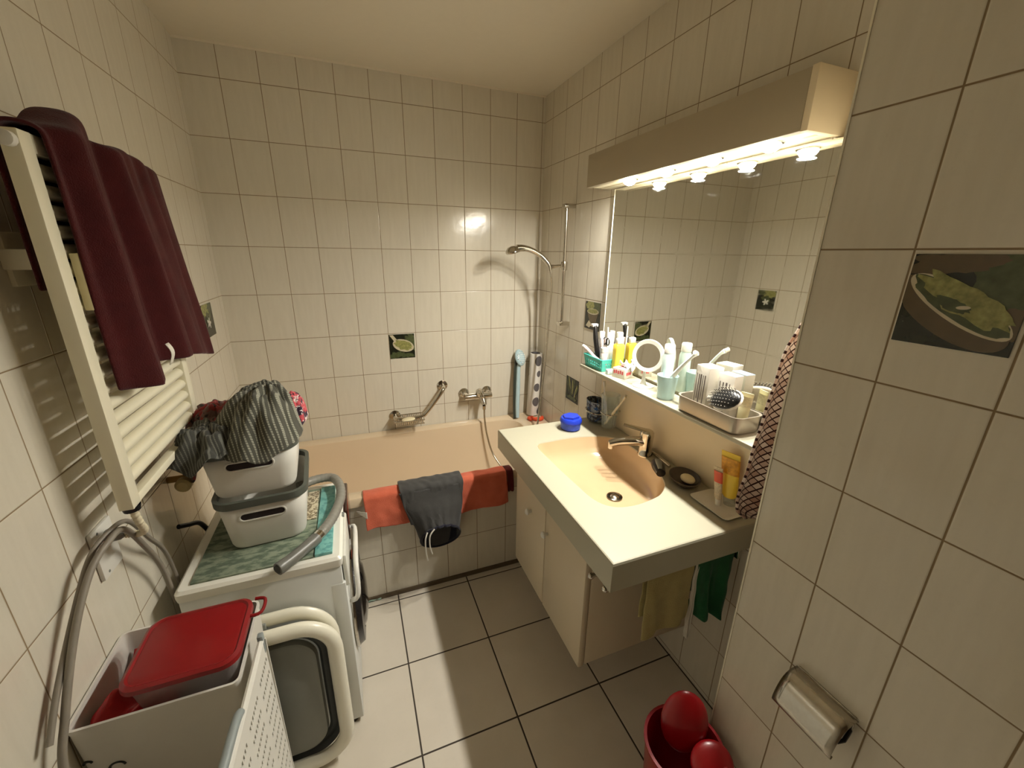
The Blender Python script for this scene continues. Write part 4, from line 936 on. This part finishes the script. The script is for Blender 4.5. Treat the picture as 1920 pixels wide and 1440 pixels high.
MB().box(xr-.001, xr+.011, ya-.012, ya+.004, zt2-.035, zt2+.016, .003).build('grey_clip', M('blue_grey_clip', (138, 146, 146), .4), lb)
MB().tube([(xr-.002, ya-.17, zt2+.004), (xr-.004, ya-.20, zt2+.012), (xr-.008, ya-.34, zt2+.012), (xr-.009, ya-.37, zt2+.004)], .0085, 10, 4).build('grey_handle', M('blue_grey_clip', ()), lb)

# ------------------------------------------------------------------ bin by the near wall, paper holder
wbn = thing('waste_bin', (1.30, -1.79, 0), 'round red waste bin with open flap lid by the near right wall', 'bin')
c = Vector((1.308, -1.800, 0))
MB().lathe([(.078, 0), (.082, .004), (.101, .285), (.106, .290), (.106, .298), (.098, .298), (.094, .280), (.076, .01), (.001, .008)], c, 40).build('bucket', redp, wbn)
def flap(cc, d1, nn, rx_, ry_, rz_):
    d1 = Vector(d1).normalized(); nn = Vector(nn); nn = (nn-d1*nn.dot(d1)).normalized(); d2 = nn.cross(d1)
    return MB().ell(cc, rx_, ry_, rz_, Matrix((d1, d2, nn)).transposed(), 28, 14)
flap(Vector((1.330, -1.770, .330)), (.30, .25, 1), (-.55, -.8, .5), .084, .062, .022).build('flap', redp, wbn)
flap(Vector((1.350, -1.858, .285)), (.8, -.1, .3), (-.2, -.5, .9), .056, .050, .016).build('flap', redp, wbn)

ph = thing('toilet_paper_holder', (XP, -2.0, .66), 'chrome toilet paper holder with curved cover on near right wall', 'paper holder')
prof = [(XP-.002, .700), (XP-.022, .700), (XP-.040, .690), (XP-.052, .672), (XP-.060, .648), (XP-.062, .630), (XP-.056, .622), (XP-.052, .628)]
P_, _ = smooth([Vector((x, 0, z)) for x, z in prof], [0]*8, 5)
MB().grid(lambda u, v: Vector((P_[round(v*(len(P_)-1))].x, lerp(-1.938, -2.062, u), P_[round(v*(len(P_)-1))].z)), 8, len(P_)-1).build('cover', steel, ph, mods=[('SOLIDIFY', {'thickness': .0015})])
MB().box(XP-.004, XP, -2.058, -1.942, .655, .704, .001).build('back_plate', steel, ph)
b = MB(); b.tube([(XP-.003, -2.055, .668), (XP-.034, -2.055, .650), (XP-.034, -2.00, .648), (XP-.034, -1.950, .648)], .004, 8, 3); b.build('rod', black, ph)

# ------------------------------------------------------------------ light, camera, view
w = bpy.data.worlds.new('world'); S.world = w; w.use_nodes = True
w.node_tree.nodes['Background'].inputs[0].default_value = (.9, .85, .75, 1); w.node_tree.nodes['Background'].inputs[1].default_value = 0.0
cam = bpy.data.cameras.new('camera'); co_ = bpy.data.objects.new('camera', cam); COL.objects.link(co_)
Rw = ((0.932985, -0.359644, 0.013962), (-0.096625, -0.287654, -0.952848), (0.346702, 0.887644, -0.303127))
m4 = Matrix(((Rw[0][0], -Rw[1][0], -Rw[2][0]), (Rw[0][1], -Rw[1][1], -Rw[2][1]), (Rw[0][2], -Rw[1][2], -Rw[2][2]))).to_4x4()
m4.translation = Vector((.57524, -2.33877, 1.56960)); co_.matrix_world = m4
cam.sensor_fit = 'HORIZONTAL'; cam.sensor_width = 36; cam.lens = 36*765.02/1920; cam.clip_start = .02
S.camera = co_
S.cycles.diffuse_bounces = 8; S.cycles.max_bounces = 14; S.cycles.glossy_bounces = 6; S.cycles.transparent_max_bounces = 12
S.cycles.sample_clamp_indirect = 6
vs = S.view_settings; vs.view_transform = 'Standard'; vs.look = 'None'; vs.exposure = 0.1; vs.gamma = 1; vs.use_curve_mapping = False
